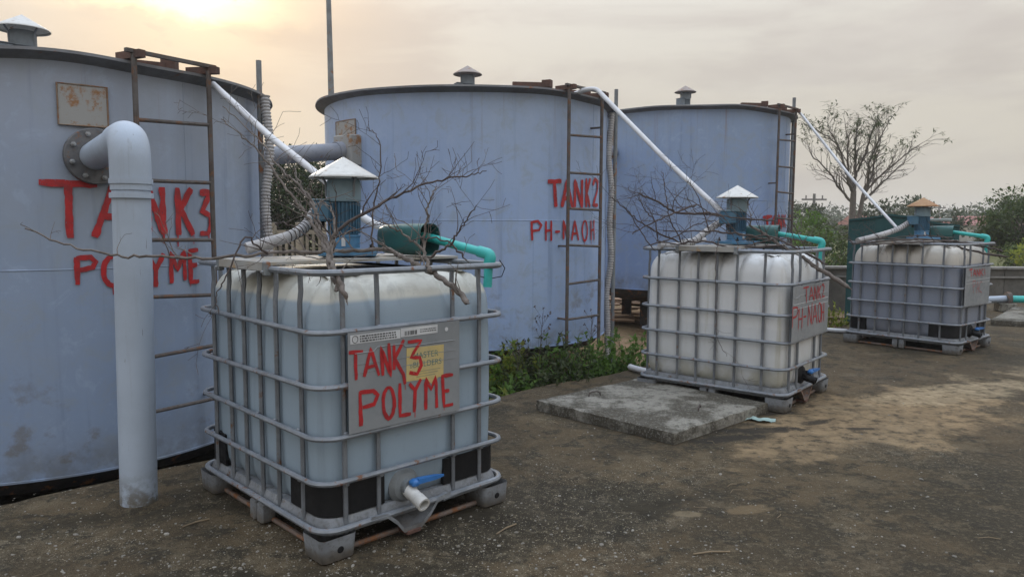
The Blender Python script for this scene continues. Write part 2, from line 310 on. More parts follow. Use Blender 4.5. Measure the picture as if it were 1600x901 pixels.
def slab_mat():
    n = NT('weathered_yard_concrete')
    a = n.noise(.45, 8, .62, None, .4); b = n.noise(1.5, 9, .66, n.map((1, 1, 1), (7, 3, 0)), .5); d = n.noise(6, 9, .7, None, .3); e = n.noise(34, 6, .68); fgr = n.noise(140, 3, .6)
    dir_ = n.noise(3.2, 9, .72, n.map((1, 1, 1), (3, 1, 0)))
    c = n.mix(n.rng(a, .38, .60), (.040, .034, .023), (.088, .067, .044))
    c = n.mix(n.math('MULTIPLY', n.rng(b, .47, .62), .85), c, (.125, .098, .066))
    c = n.mix(n.math('MULTIPLY', n.rng(dir_, .53, .62), .6), c, (.16, .135, .10))
    c = n.mix(n.math('MULTIPLY', n.rng(d, .50, .60), .85), c, (.028, .025, .019))
    c = n.mix(n.math('MULTIPLY', n.rng(e, .52, .60), .55), c, (.15, .135, .105))
    c = n.mix(n.math('MULTIPLY', n.rng(fgr, .52, .60), .6), c, (.018, .017, .013)); gr2 = n.noise(260, 3, .6, n.map((1, 1, 1), (4, 1, 2))); c = n.mix(n.math('MULTIPLY', n.rng(gr2, .56, .64), .5), c, (.20, .185, .15))
    def blob(cx, cy, rx, ry, rot, lo=.7, hi=1.1, warp=.9, sc_=1.6):
        m = n.t.nodes.new('ShaderNodeMapping'); m.vector_type = 'TEXTURE'; m.inputs['Location'].default_value = (cx, cy, 0); m.inputs['Rotation'].default_value = (0, 0, R(rot)); m.inputs['Scale'].default_value = (rx, ry, 1)
        n.t.links.new(n.obj, m.inputs[0])
        ln = n.t.nodes.new('ShaderNodeVectorMath'); ln.operation = 'LENGTH'; n.t.links.new(m.outputs[0], ln.inputs[0])
        w = n.math('ADD', ln.outputs['Value'], n.math('MULTIPLY', n.math('SUBTRACT', n.noise(sc_, 10, .72, n.map((1, 1.15, 1), (cx, cy, 0)), .6), .5), warp * 3.2))
        return n.rng(w, hi, lo)
    tan = n.mix(n.rng(d, .38, .62), (.33, .26, .18), (.21, .165, .115)); pale = n.mix(n.rng(d, .38, .62), (.40, .345, .265), (.26, .22, .165))
    mot = n.rng(n.noise(9, 8, .72, n.map((1, 1.1, 1), (1, 5, 0))), .36, .54)
    c = n.mix(n.math('MULTIPLY', n.math('MULTIPLY', blob(2.65, 5.15, 1.3, .55, 35), mot), .95), c, tan)
    c = n.mix(n.math('MULTIPLY', n.math('MULTIPLY', blob(3.6, 5.85, 1.3, .26, 24), mot), .9), c, pale)
    c = n.mix(n.math('MULTIPLY', n.math('MULTIPLY', blob(1.65, 4.35, .62, .26, 32), mot), .8), c, tan)
    c = n.mix(n.math('MULTIPLY', n.math('MULTIPLY', blob(6.3, 7.0, 2.2, .4, 15), mot), .6), c, pale)
    c = n.mix(n.math('MULTIPLY', n.math('MULTIPLY', blob(4.6, 5.2, 1.2, .18, 8), mot), .6), c, tan)
    c = n.mix(n.math('MULTIPLY', blob(1.15, 3.4, .14, .05, 20, warp=.6, sc_=9), .5), c, (.24, .19, .13))
    c = n.mix(n.math('MULTIPLY', blob(.82, 3.34, .07, .04, 0, warp=.6, sc_=9), .5), c, (.30, .26, .20))
    for q in ((1.62, 4.75, .34, .07, 8), (2.1, 4.95, .13, .05, 30), (1.9, 5.2, .12, .05, 10), (1.35, 4.55, .4, .06, 15), (2.35, 4.8, .1, .04, 0)): c = n.mix(n.math('MULTIPLY', blob(*q, warp=1.0, sc_=5), .85), c, (.028, .026, .024))
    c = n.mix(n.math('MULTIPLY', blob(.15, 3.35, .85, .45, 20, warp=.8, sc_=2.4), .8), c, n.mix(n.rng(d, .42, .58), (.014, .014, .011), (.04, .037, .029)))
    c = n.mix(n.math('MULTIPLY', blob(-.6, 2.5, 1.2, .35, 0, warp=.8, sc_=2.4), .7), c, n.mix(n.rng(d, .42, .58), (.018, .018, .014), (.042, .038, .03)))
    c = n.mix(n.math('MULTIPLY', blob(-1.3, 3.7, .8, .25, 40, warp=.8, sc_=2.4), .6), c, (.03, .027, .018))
    # chalky crust: fine crumbs gathered in drifts
    crumb = n.math('MULTIPLY', n.rng(n.noise(1.1, 8, .68, n.map((1, 1, 1), (2, 9, 0)), .5), .50, .64), .8)
    for q in ((-1.0, 2.98, .42, .22, 35), (-1.95, 2.95, .5, .2, 15), (.05, 3.0, .8, .4, 20), (.55, 3.75, .8, .3, 25), (-.3, 2.45, .9, .25, 0)): crumb = n.math('MAXIMUM', crumb, n.math('MULTIPLY', blob(*q, warp=.9, sc_=3), .9))
    dust = n.rng(n.noise(16, 9, .75, None, .4), .50, .66); c = n.mix(n.math('MULTIPLY', n.math('MULTIPLY', dust, crumb), .55), c, (.24, .22, .185))
    wv = n.t.nodes.new('ShaderNodeVectorMath'); wv.operation = 'ADD'; nz = n.t.nodes.new('ShaderNodeTexNoise'); nz.inputs['Scale'].default_value = 40; n.t.links.new(n.obj, nz.inputs[0]); sc2 = n.t.nodes.new('ShaderNodeVectorMath'); sc2.operation = 'SCALE'; n.t.links.new(nz.outputs['Color'], sc2.inputs[0]); sc2.inputs['Scale'].default_value = .022; n.t.links.new(n.obj, wv.inputs[0]); n.t.links.new(sc2.outputs[0], wv.inputs[1])
    for s_, th, on_ in ((22, .17, .80), (48, .22, .72), (100, .28, .62), (190, .3, .6)):
        vv = n.map((1, 1, 1), (s_, 0, 0), wv.outputs[0]); vd = n.voro(s_, vv); vc = n.voro(s_, vv, 'Color'); xc = n.xyz(vc)
        on = n.math('GREATER_THAN', xc[0], on_); rad = n.math('MULTIPLY', n.math('ADD', xc[2], .25), th)
        sp = n.math('MULTIPLY', n.math('LESS_THAN', vd, rad), on)
        c = n.mix(n.math('MULTIPLY', n.math('MULTIPLY', sp, crumb), .9), c, n.mix(xc[1], (.17, .155, .125), (.46, .44, .39)))
    c = n.mix(1.0, c, (.82, .74, .60), 'MULTIPLY')
    h = n.math('ADD', n.math('MULTIPLY', e, .6), n.math('ADD', n.math('MULTIPLY', d, 1.6), n.math('MULTIPLY', fgr, .35)))
    n.bump(h, .85, .014)
    return n.fin(c, n.rng(b, .3, .7, .8, .95), 0.0, .25)
M['slab'] = slab_mat()
def dirt_mat():
    n = NT('dry_dirt'); a = n.noise(.5, 7, .62); b = n.noise(5, 7, .7); d = n.noise(28, 5, .7)
    c = n.mix(n.rng(a, .35, .62), (.29, .19, .115), (.17, .125, .075)); c = n.mix(n.math('MULTIPLY', n.rng(b, .5, .66), .8), c, (.36, .255, .165)); c = n.mix(n.math('MULTIPLY', n.rng(d, .52, .68), .7), c, (.045, .035, .025))
    g = n.rng(n.noise(.12, 5, .6, n.map((1, 1, 1), (4, 4, 0))), .42, .58); y = n.rng(n.xyz()[1], 15, 22); g = n.math('MAXIMUM', n.math('MULTIPLY', g, .35), y)
    c = n.mix(n.math('MULTIPLY', g, .85), c, n.mix(n.rng(b, .35, .65), (.06, .085, .02), (.12, .12, .045)))
    c = n.mix(n.math('MULTIPLY', n.rng(n.xyz()[0], .2, -1.2), n.rng(n.xyz()[1], 9, 6)), c, n.mix(n.rng(b, .4, .6), (.018, .016, .013), (.035, .03, .022)))  # near-black by the nearest tank: damp soil and the gap's shade, both painted in
    n.bump(n.math('ADD', b, d), .8, .03); return n.fin(c, .95, 0.0, .2)
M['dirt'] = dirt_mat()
M['mortar'] = pm('dark_mortar', (.12, .105, .08), (.07, .062, .048), 9, .9, bump=.6, dirt=.6)
def cover_mat(name, top, side):
    n = NT(name); g = n.t.nodes.new('ShaderNodeNewGeometry')
    a = n.noise(2.2, 7, .65); b = n.noise(14, 7, .7); d = n.noise(70, 4, .65)
    c = n.mix(n.rng(a, .44, .56), (.075, .066, .05), top); c = n.mix(n.math('MULTIPLY', n.rng(b, .48, .62), .7), c, (.065, .06, .048)); c = n.mix(n.math('MULTIPLY', n.rng(d, .52, .64), .5), c, (.30, .285, .25)); c = n.mix(n.math('MULTIPLY', n.rng(n.noise(110, 4, .7, n.map((1, 1, 1), (3, 3, 3))), .54, .64), .55), c, (.045, .04, .034))
    n.bump(n.math('ADD', b, n.math('MULTIPLY', d, .6)), .9, .012); return n.fin(c, .93, 0.0, .25)
M['cover_slab'] = cover_mat('pitted_cover_concrete', (.25, .235, .20), None)
M['wall'] = pm('old_wall_render', (.13, .12, .105), (.08, .075, .065), 2.2, .9, bump=.6, dirt=.6)
M['coping'] = pm('pale_coping', (.24, .23, .21), (.17, .16, .15), 5, .9, bump=.5, dirt=.4)
M['fence_wall'] = pm('beige_fence_concrete', (.30, .26, .20), (.20, .18, .14), 3, .9, bump=.4, dirt=.4)
M['housing'] = pm('dark_green_housing_paint', (.010, .062, .066), (.014, .072, .074), 2.5, .75, dirt=.3, bump=.06)
M['housing_roof'] = pm('pale_housing_roof', (.32, .36, .34), (.25, .28, .27), 4, .6, dirt=.4)
M['plank'] = pm('old_plank_wood', (.30, .20, .135), (.20, .13, .085), 6, .9, bump=.5, dirt=.5, stretch=(.4, 4, 4))
M['roof_red'] = pm('red_roof_sheet', (.30, .10, .085), (.24, .09, .08), .8, .7)
M['house'] = pm('pale_house_wall', (.42, .40, .37), (.34, .32, .30), .8, .85)
M['glass_dark'] = pm('dark_window_glass', (.03, .035, .04), None, 3, .2, bump=0)
M['timber_pole'] = pm('grey_concrete_pole', (.17, .165, .155), (.12, .115, .11), 3, .9)
M['pebble'] = pm('pale_grit', (.27, .25, .215), (.13, .12, .10), 6.0, .9, bump=.2)
M['straw'] = pm('dry_straw', (.22, .165, .10), (.15, .115, .075), 7, .9, bump=0)
M['scrap'] = pm('pale_plastic_scrap', (.34, .46, .43), None, 9, .5)
def leaf_mat(name, a, b, tr=.35):
    n = NT(name); oi = n.t.nodes.new('ShaderNodeNewGeometry'); c = n.mix(oi.outputs['Random Per Island'], a, b); c = n.mix(n.math('MULTIPLY', n.rng(n.noise(1.2, 3), .4, .65), .5), c, tuple(x * .55 for x in a))
    m = n.fin(c, .6, 0.0, .3)
    t = n.t.nodes.new('ShaderNodeBsdfTranslucent'); n.t.links.new(c, t.inputs[0]); mx = n.t.nodes.new('ShaderNodeMixShader'); mx.inputs[0].default_value = tr
    n.t.links.new(n.b.outputs[0], mx.inputs[1]); n.t.links.new(t.outputs[0], mx.inputs[2]); n.t.links.new(mx.outputs[0], n.out.inputs[0]); return m
M['leaf_dark'] = leaf_mat('dark_tree_leaf', (.022, .045, .016), (.055, .085, .028))
M['leaf_mid'] = leaf_mat('mid_tree_leaf', (.045, .08, .022), (.10, .13, .04))
M['leaf_yellow'] = leaf_mat('sunlit_weed_leaf', (.16, .21, .03), (.32, .33, .06), .55)  # yellow backlight on the weeds is put into this leaf colour
M['leaf_weed'] = leaf_mat('green_weed_leaf', (.075, .15, .026), (.15, .24, .05), .55)
M['leaf_fern'] = leaf_mat('dull_weed_leaf', (.045, .065, .025), (.10, .115, .05), .4)
M['leaf_bare'] = leaf_mat('sparse_tree_leaf', (.055, .085, .03), (.10, .13, .05), .45)
M['leaf_far'] = leaf_mat('far_wood_leaf', (.05, .07, .035), (.085, .10, .055), .3)

# ------------------------------------------------------------------ measured data (metres, degrees)
TXT_T = [[[[(-60.647, 1.759), (-49.374, 1.755)], [(-55.107, 1.759), (-55.215, 1.437)], [(-50.403, 1.442), (-45.386, 1.795)], [(-45.386, 1.795), (-41.492, 1.445)], [(-48.433, 1.568), (-43.329, 1.564)], [(-38.544, 1.458), (-38.241, 1.758)], [(-38.261, 1.745), (-34.93, 1.457)], [(-34.942, 1.756), (-34.701, 1.457)], [(-30.844, 1.757), (-30.894, 1.45)], [(-26.984, 1.757), (-30.136, 1.621), (-26.738, 1.449)], [(-24.237, 1.734), (-20.602, 1.738), (-23.758, 1.609), (-21.175, 1.581), (-20.642, 1.52), (-21.899, 1.455), (-24.573, 1.46)]], [[(-54.116, 1.322), (-54.155, 1.158)], [(-54.269, 1.318), (-51.311, 1.32), (-50.374, 1.293), (-51.029, 1.26), (-54.022, 1.242)], [(-46.78, 1.322), (-45.899, 1.312), (-45.212, 1.287), (-44.861, 1.251), (-44.921, 1.211), (-45.379, 1.176), (-46.14, 1.152), (-47.047, 1.144), (-47.917, 1.154), (-48.582, 1.18), (-48.915, 1.216), (-48.856, 1.255), (-48.415, 1.29), (-47.676, 1.314), (-46.78, 1.322)], [(-43.064, 1.321), (-43.163, 1.143), (-40.36, 1.144)], [(-39.123, 1.33), (-37.119, 1.229)], [(-35.107, 1.332), (-37.119, 1.229), (-37.371, 1.12)], [(-33.271, 1.137), (-33.174, 1.335), (-31.542, 1.222), (-29.596, 1.342), (-29.567, 1.15)], [(-25.361, 1.348), (-27.972, 1.345), (-27.852, 1.135), (-25.336, 1.138)], [(-27.903, 1.246), (-25.865, 1.249)]]], [[[(-57.462, 1.627), (-51.298, 1.64)], [(-54.569, 1.63), (-53.84, 1.384)], [(-50.949, 1.385), (-48.608, 1.652), (-45.56, 1.379)], [(-50.104, 1.471), (-46.608, 1.478)], [(-44.297, 1.388), (-44.349, 1.657), (-39.909, 1.391), (-40.132, 1.667)], [(-37.264, 1.685), (-36.996, 1.392)], [(-34.423, 1.689), (-36.966, 1.535), (-34.294, 1.394)], [(-32.327, 1.622), (-30.41, 1.691), (-27.708, 1.664), (-28.058, 1.58), (-31.703, 1.419), (-27.347, 1.417)]], [[(-63.931, 1.243), (-63.612, 1.058)], [(-63.929, 1.235), (-61.396, 1.244), (-59.988, 1.206), (-60.907, 1.16), (-63.637, 1.149)], [(-58.094, 1.244), (-58.023, 1.053)], [(-55.828, 1.251), (-55.746, 1.052)], [(-58.059, 1.151), (-55.789, 1.155)], [(-54.043, 1.139), (-51.705, 1.144)], [(-50.001, 1.064), (-50.101, 1.252), (-47.322, 1.059), (-47.441, 1.26)], [(-45.728, 1.054), (-44.206, 1.253), (-41.784, 1.052)], [(-45.144, 1.122), (-42.524, 1.124)], [(-37.979, 1.252), (-37.216, 1.242), (-36.57, 1.213), (-36.181, 1.172), (-36.137, 1.126), (-36.45, 1.084), (-37.047, 1.056), (-37.798, 1.046), (-38.548, 1.056), (-39.154, 1.085), (-39.505, 1.127), (-39.543, 1.172), (-39.26, 1.213), (-38.706, 1.242), (-37.979, 1.252)], [(-33.423, 1.255), (-33.012, 1.049)], [(-30.912, 1.263), (-30.446, 1.052)], [(-33.313, 1.153), (-30.577, 1.158)]]], [[[(-57.631, 1.017), (-50.036, 1.033)], [(-54.472, 1.023), (-53.806, 0.872)], [(-50.468, 0.881), (-47.975, 1.034), (-44.598, 0.881)], [(-49.382, 0.929), (-45.929, 0.932)], [(-43.309, 0.869), (-43.355, 1.05), (-39.044, 0.868), (-39.155, 1.064)], [(-36.405, 1.059), (-35.589, 0.881)], [(-32.105, 1.06), (-35.631, 0.973), (-30.941, 0.88)]]]]
TXT_I = [[[[(-0.38, 0.844), (-0.314, 0.842)], [(-0.35, 0.842), (-0.348, 0.731)], [(-0.311, 0.739), (-0.278, 0.849), (-0.24, 0.734)], [(-0.294, 0.774), (-0.261, 0.778)], [(-0.222, 0.731), (-0.229, 0.85), (-0.183, 0.725), (-0.191, 0.862)], [(-0.165, 0.855), (-0.164, 0.747)], [(-0.115, 0.868), (-0.162, 0.793), (-0.119, 0.721), (-0.11, 0.679)], [(-0.095, 0.856), (-0.025, 0.855), (-0.079, 0.789), (-0.032, 0.783), (-0.024, 0.748), (-0.047, 0.713), (-0.088, 0.725)]], [[(-0.331, 0.681), (-0.328, 0.54)], [(-0.334, 0.678), (-0.268, 0.674), (-0.246, 0.655), (-0.265, 0.619), (-0.319, 0.614)], [(-0.193, 0.679), (-0.181, 0.671), (-0.172, 0.651), (-0.167, 0.623), (-0.167, 0.594), (-0.173, 0.568), (-0.183, 0.552), (-0.195, 0.547), (-0.207, 0.556), (-0.216, 0.576), (-0.221, 0.603), (-0.221, 0.632), (-0.215, 0.658), (-0.205, 0.674), (-0.193, 0.679)], [(-0.138, 0.687), (-0.137, 0.549), (-0.082, 0.547)], [(-0.089, 0.678), (-0.059, 0.645)], [(-0.027, 0.689), (-0.059, 0.645), (-0.063, 0.55)], [(-0.002, 0.55), (-0.001, 0.687), (0.028, 0.635), (0.054, 0.686), (0.059, 0.548)], [(0.151, 0.683), (0.091, 0.684), (0.099, 0.548), (0.151, 0.548)], [(0.099, 0.615), (0.129, 0.615)]]], [[[(-0.255, 0.895), (-0.133, 0.897)], [(-0.195, 0.896), (-0.175, 0.783)], [(-0.112, 0.793), (-0.08, 0.893), (-0.012, 0.79)], [(-0.101, 0.827), (-0.035, 0.828)], [(0.001, 0.784), (-0.004, 0.893), (0.072, 0.783), (0.064, 0.894)], [(0.096, 0.887), (0.112, 0.788)], [(0.152, 0.89), (0.111, 0.842), (0.17, 0.784)], [(0.176, 0.882), (0.205, 0.899), (0.242, 0.873), (0.197, 0.794), (0.262, 0.799)]], [[(-0.469, 0.77), (-0.466, 0.624)], [(-0.474, 0.768), (-0.379, 0.765), (-0.354, 0.735), (-0.385, 0.7), (-0.466, 0.692)], [(-0.331, 0.753), (-0.338, 0.602)], [(-0.26, 0.752), (-0.262, 0.602)], [(-0.335, 0.672), (-0.259, 0.672)], [(-0.235, 0.68), (-0.168, 0.68)], [(-0.12, 0.601), (-0.128, 0.759), (-0.04, 0.602), (-0.043, 0.77)], [(-0.01, 0.604), (0.029, 0.754), (0.099, 0.598)], [(0.002, 0.659), (0.079, 0.66)], [(0.139, 0.754), (0.156, 0.745), (0.173, 0.724), (0.184, 0.693), (0.189, 0.659), (0.185, 0.63), (0.174, 0.61), (0.158, 0.605), (0.141, 0.614), (0.125, 0.636), (0.113, 0.666), (0.109, 0.7), (0.112, 0.729), (0.123, 0.748), (0.139, 0.754)], [(0.198, 0.743), (0.214, 0.596)], [(0.249, 0.749), (0.266, 0.598)], [(0.204, 0.673), (0.259, 0.674)]]], [[[(-0.35, 0.898), (-0.257, 0.9)], [(-0.307, 0.899), (-0.281, 0.82)], [(-0.228, 0.822), (-0.2, 0.898), (-0.143, 0.821)], [(-0.219, 0.85), (-0.165, 0.85)], [(-0.122, 0.818), (-0.132, 0.895), (-0.05, 0.817), (-0.057, 0.896)], [(-0.021, 0.891), (-0.005, 0.816)], [(0.058, 0.895), (-0.005, 0.856), (0.076, 0.816)], [(0.105, 0.891), (0.125, 0.82)]], [[(-0.23, 0.776), (-0.197, 0.639)], [(-0.229, 0.77), (-0.163, 0.775), (-0.132, 0.735), (-0.209, 0.708)], [(-0.102, 0.636), (-0.086, 0.766), (-0.026, 0.637)], [(-0.096, 0.685), (-0.048, 0.684)], [(0.053, 0.744), (0.002, 0.759), (-0.026, 0.718), (-0.005, 0.655), (0.066, 0.633)]]]]
BR = [[([(-2.024, 3.05, 1.328), (-1.881, 3.08, 1.264), (-1.693, 3.1, 1.216), (-1.527, 3.12, 1.207), (-1.306, 3.2, 1.196), (-1.069, 3.22, 1.219), (-0.86, 3.28, 1.226), (-0.721, 3.34, 1.227), (-0.591, 3.38, 1.238), (-0.52, 3.34, 1.211), (-0.425, 3.24, 1.173), (-0.325, 3.17, 1.127), (-0.228, 3.1, 1.065), (-0.19, 3.05, 1.024)], 0.004, 0.0165, 16, 'longest dead branch, lying across the nearest container and past the standpipe'), ([(-0.636, 2.8, 1.061), (-0.679, 2.84, 1.144), (-0.733, 2.95, 1.208), (-0.791, 3.05, 1.28), (-0.832, 3.12, 1.368), (-0.863, 3.18, 1.442), (-0.953, 3.25, 1.528), (-1.029, 3.3, 1.589), (-1.174, 3.4, 1.741), (-1.361, 3.5, 1.9)], 0.0135, 0.0025, 14, 'pale forked dead branch rising steeply left of the nearest mixer motor'), ([(-0.67, 2.83, 1.09), (-0.733, 2.93, 1.189), (-0.772, 3.05, 1.288), (-0.806, 3.08, 1.322), (-0.844, 3.15, 1.412), (-0.931, 3.25, 1.517), (-0.978, 3.3, 1.598)], 0.012, 0.003, 7, 'pale twin stem standing beside the steep forked branch at the nearest motor'), ([(-0.73, 2.95, 1.18), (-0.744, 3.02, 1.271), (-0.737, 3.05, 1.315), (-0.756, 3.1, 1.395), (-0.813, 3.15, 1.45)], 0.01, 0.003, 4, 'short curved pale twig in front of the nearest motor body'), ([(-0.758, 3.1, 1.236), (-0.739, 3.14, 1.328), (-0.605, 3.2, 1.416), (-0.48, 3.3, 1.493), (-0.326, 3.4, 1.553), (-0.203, 3.46, 1.575), (-0.124, 3.5, 1.602)], 0.011, 0.0025, 16, 'slender dark dead branch slanting up to the right past the nearest motor'), ([(-0.348, 3.1, 1.146), (-0.36, 3.14, 1.179), (-0.389, 3.2, 1.24), (-0.374, 3.22, 1.362), (-0.366, 3.25, 1.446), (-0.336, 3.3, 1.519)], 0.012, 0.003, 7, 'grey upright dead stem standing in front of the dark green pump cover'), ([(-0.383, 3.2, 1.234), (-0.453, 3.24, 1.289), (-0.535, 3.28, 1.333), (-0.59, 3.3, 1.364)], 0.008, 0.003, 5, 'thin grey twig leaning left over the dark green pump cover'), ([(-0.357, 3.16, 1.208), (-0.277, 3.14, 1.253), (-0.237, 3.12, 1.308), (-0.195, 3.1, 1.365), (-0.151, 3.08, 1.427)], 0.008, 0.002, 6, 'thin twig rising to the right over the cyan pipe of the nearest container'), ([(-1.046, 3.15, 1.219), (-1.061, 3.1, 1.24), (-1.115, 3.05, 1.287), (-1.167, 2.98, 1.132), (-1.2, 2.96, 1.055), (-1.19, 2.95, 0.985)], 0.006, 0.002, 5, 'thin dark twig hanging down over the left side of the nearest container'), ([(-0.654, 3.45, 1.224), (-0.668, 3.5, 1.401), (-0.633, 3.52, 1.571), (-0.642, 3.55, 1.746), (-0.706, 3.6, 1.818)], 0.006, 0.002, 6, 'thin dark twig rising straight up right of the nearest motor'), ([(-0.838, 3.2, 1.288), (-0.919, 3.3, 1.383), (-1.038, 3.35, 1.521), (-1.133, 3.4, 1.64), (-1.251, 3.45, 1.746), (-1.372, 3.5, 1.832)], 0.01, 0.0025, 9, 'grey dead branch slanting up to the left toward the nearest blue tank'), ([(-1.128, 3.5, 1.347), (-1.037, 3.45, 1.339), (-0.808, 3.3, 1.205), (-0.952, 3.3, 1.21), (-1.151, 3.3, 1.284)], 0.004, 0.002, 5, 'tangled thin twig over the pale hose on the nearest container'), ([(-0.207, 3.2, 1.199), (-0.28, 3.2, 1.274), (-0.391, 3.2, 1.29), (-0.447, 3.2, 1.273)], 0.006, 0.002, 4, 'short twig across the mouth of the dark green pump cover')], [([(0.975, 5.7, 1.592), (1.159, 5.7, 1.509), (1.28, 5.7, 1.441), (1.498, 5.72, 1.442), (1.646, 5.75, 1.423)], 0.008, 0.014, 9, 'dark dead branch pointing up left from the white container motor'), ([(0.894, 5.5, 1.279), (1.069, 5.55, 1.371), (1.252, 5.6, 1.449), (1.424, 5.65, 1.509)], 0.005, 0.009, 6, 'dark dead branch crossing low left above the white container'), ([(0.741, 5.5, 1.554), (0.87, 5.55, 1.447), (0.983, 5.55, 1.361), (1.125, 5.6, 1.284), (1.294, 5.65, 1.215)], 0.004, 0.009, 6, 'long thin dead branch reaching left from the white container to the middle tank'), ([(0.854, 5.45, 1.445), (0.961, 5.5, 1.303), (1.059, 5.5, 1.165)], 0.004, 0.006, 3, 'thin steep twig over the rear left rail of the white container'), ([(1.149, 5.6, 1.303), (1.383, 5.6, 1.304), (1.558, 5.6, 1.3), (1.729, 5.6, 1.281), (1.985, 5.7, 1.242)], 0.005, 0.011, 8, 'dark dead branch lying level in front of the white container motor'), ([(1.102, 5.6, 1.225), (1.252, 5.55, 1.208), (1.446, 5.5, 1.229), (1.615, 5.5, 1.187), (1.804, 5.55, 1.186), (2.111, 5.7, 1.192)], 0.006, 0.011, 8, 'dark dead branch resting low along the top rail of the white container'), ([(1.169, 5.75, 1.753), (1.193, 5.75, 1.585), (1.211, 5.7, 1.431), (1.248, 5.7, 1.337), (1.309, 5.65, 1.205)], 0.003, 0.008, 6, 'thin upright dead branch standing left of the white container motor'), ([(0.948, 5.6, 1.568), (1.019, 5.6, 1.448), (1.088, 5.6, 1.38), (1.101, 5.6, 1.235)], 0.003, 0.007, 5, 'bent thin twig above the rear left corner of the white container'), ([(1.881, 5.85, 1.35), (1.978, 5.8, 1.29), (2.105, 5.75, 1.191), (2.219, 5.65, 1.116), (2.329, 5.55, 1.023), (2.499, 5.4, 0.891)], 0.011, 0.022, 5, 'thick broken dead bough sticking out over the front of the white container'), ([(1.396, 5.75, 1.442), (1.632, 5.7, 1.418), (1.847, 5.75, 1.399), (2.075, 5.8, 1.386)], 0.004, 0.009, 5, 'thin dark branch crossing the white container motor'), ([(1.504, 5.35, 1.256), (1.461, 5.25, 1.13), (1.453, 5.22, 0.962), (1.462, 5.22, 0.653), (1.484, 5.22, 0.533), (1.546, 5.2, 0.415)], 0.004, 0.002, 3, 'thin dark twig hanging down the side of the white container'), ([(1.353, 5.7, 1.687), (1.42, 5.7, 1.589), (1.483, 5.7, 1.432), (1.513, 5.65, 1.299)], 0.003, 0.007, 4, 'thin twig rising past the white pipe above the white container'), ([(1.679, 5.5, 1.158), (1.936, 5.7, 1.221), (2.19, 5.85, 1.249), (2.394, 5.95, 1.217)], 0.01, 0.005, 8, 'dark branch lying toward the cyan pipe of the white container'), ([(1.755, 5.6, 1.243), (1.984, 5.7, 1.271), (2.173, 5.6, 1.176), (2.354, 5.5, 1.065)], 0.006, 0.012, 6, 'dead branch lying beside the thick broken bough on the white container'), ([(1.024, 5.6, 1.191), (1.218, 5.6, 1.25), (1.423, 5.65, 1.358), (1.574, 5.7, 1.383)], 0.006, 0.004, 7, 'dark branch slanting across the pale hose of the white container')], [([(3.694, 8.0, 1.151), (3.991, 7.9, 1.183), (4.403, 7.9, 1.205), (4.879, 8.0, 1.178), (5.403, 8.2, 1.132)], 0.008, 0.012, 6, 'thin dark branch lying along the farthest container top'), ([(3.705, 7.8, 1.137), (4.078, 7.8, 1.165), (4.485, 7.8, 1.181), (4.93, 7.85, 1.086), (5.27, 7.8, 1.028)], 0.006, 0.016, 5, 'dark dead branch sticking out right of the farthest container'), ([(4.02, 8.1, 1.214), (4.32, 8.0, 1.203), (4.738, 8.0, 1.191), (5.161, 8.0, 1.123), (5.326, 7.95, 1.077)], 0.006, 0.012, 5, 'slim branch under the dark bough on the farthest container'), ([(3.881, 8.1, 1.171), (4.212, 8.2, 1.212), (4.512, 8.1, 1.244), (4.867, 8.1, 1.217)], 0.005, 0.008, 6, 'tangled twig before the rusty capped motor')]]
PIPES = {'t1': [(-2.005, 5.0, 2.272), (-1.509, 4.6, 1.889), (-1.021, 4.2, 1.558), (-0.775, 3.95, 1.356), (-0.58, 3.8, 1.303), (-0.471, 3.72, 1.292)], 't2': [(0.544, 7.5, 2.62), (0.71, 7.3, 2.661), (0.81, 7.25, 2.659), (0.905, 7.1, 2.519), (1.342, 6.5, 1.916), (1.721, 6.05, 1.458)], 't3': [(4.028, 10.8, 3.047), (4.083, 10.6, 2.944), (4.395, 9.6, 1.965), (4.607, 8.8, 1.317)], 'h1': [(-1.005, 3.75, 1.413), (-1.033, 3.68, 1.341), (-1.077, 3.58, 1.292), (-1.154, 3.48, 1.26), (-1.239, 3.42, 1.234)], 'h2': [(1.739, 6.05, 1.39), (1.617, 6.0, 1.322), (1.469, 5.92, 1.224), (1.403, 5.9, 1.193), (1.284, 5.85, 1.184), (1.162, 5.8, 1.185)], 'h3': [(4.586, 8.5, 1.393), (4.419, 8.4, 1.319), (4.189, 8.3, 1.254), (3.81, 8.1, 1.184)]}
MISC = {'pole1': (-1.9, 5.6, 2.557), 'pole2': (1.148, 8.3, 2.842), 'pole3': (4.257, 11.3, 3.268), 'lamp': (-4.13, 17.0, 4.941), 'pole1b': (-1.907, 5.6, 1.172), 'pole2b': (1.156, 8.3, -0.217), 'pole3b': (4.285, 11.3, 1.27)}

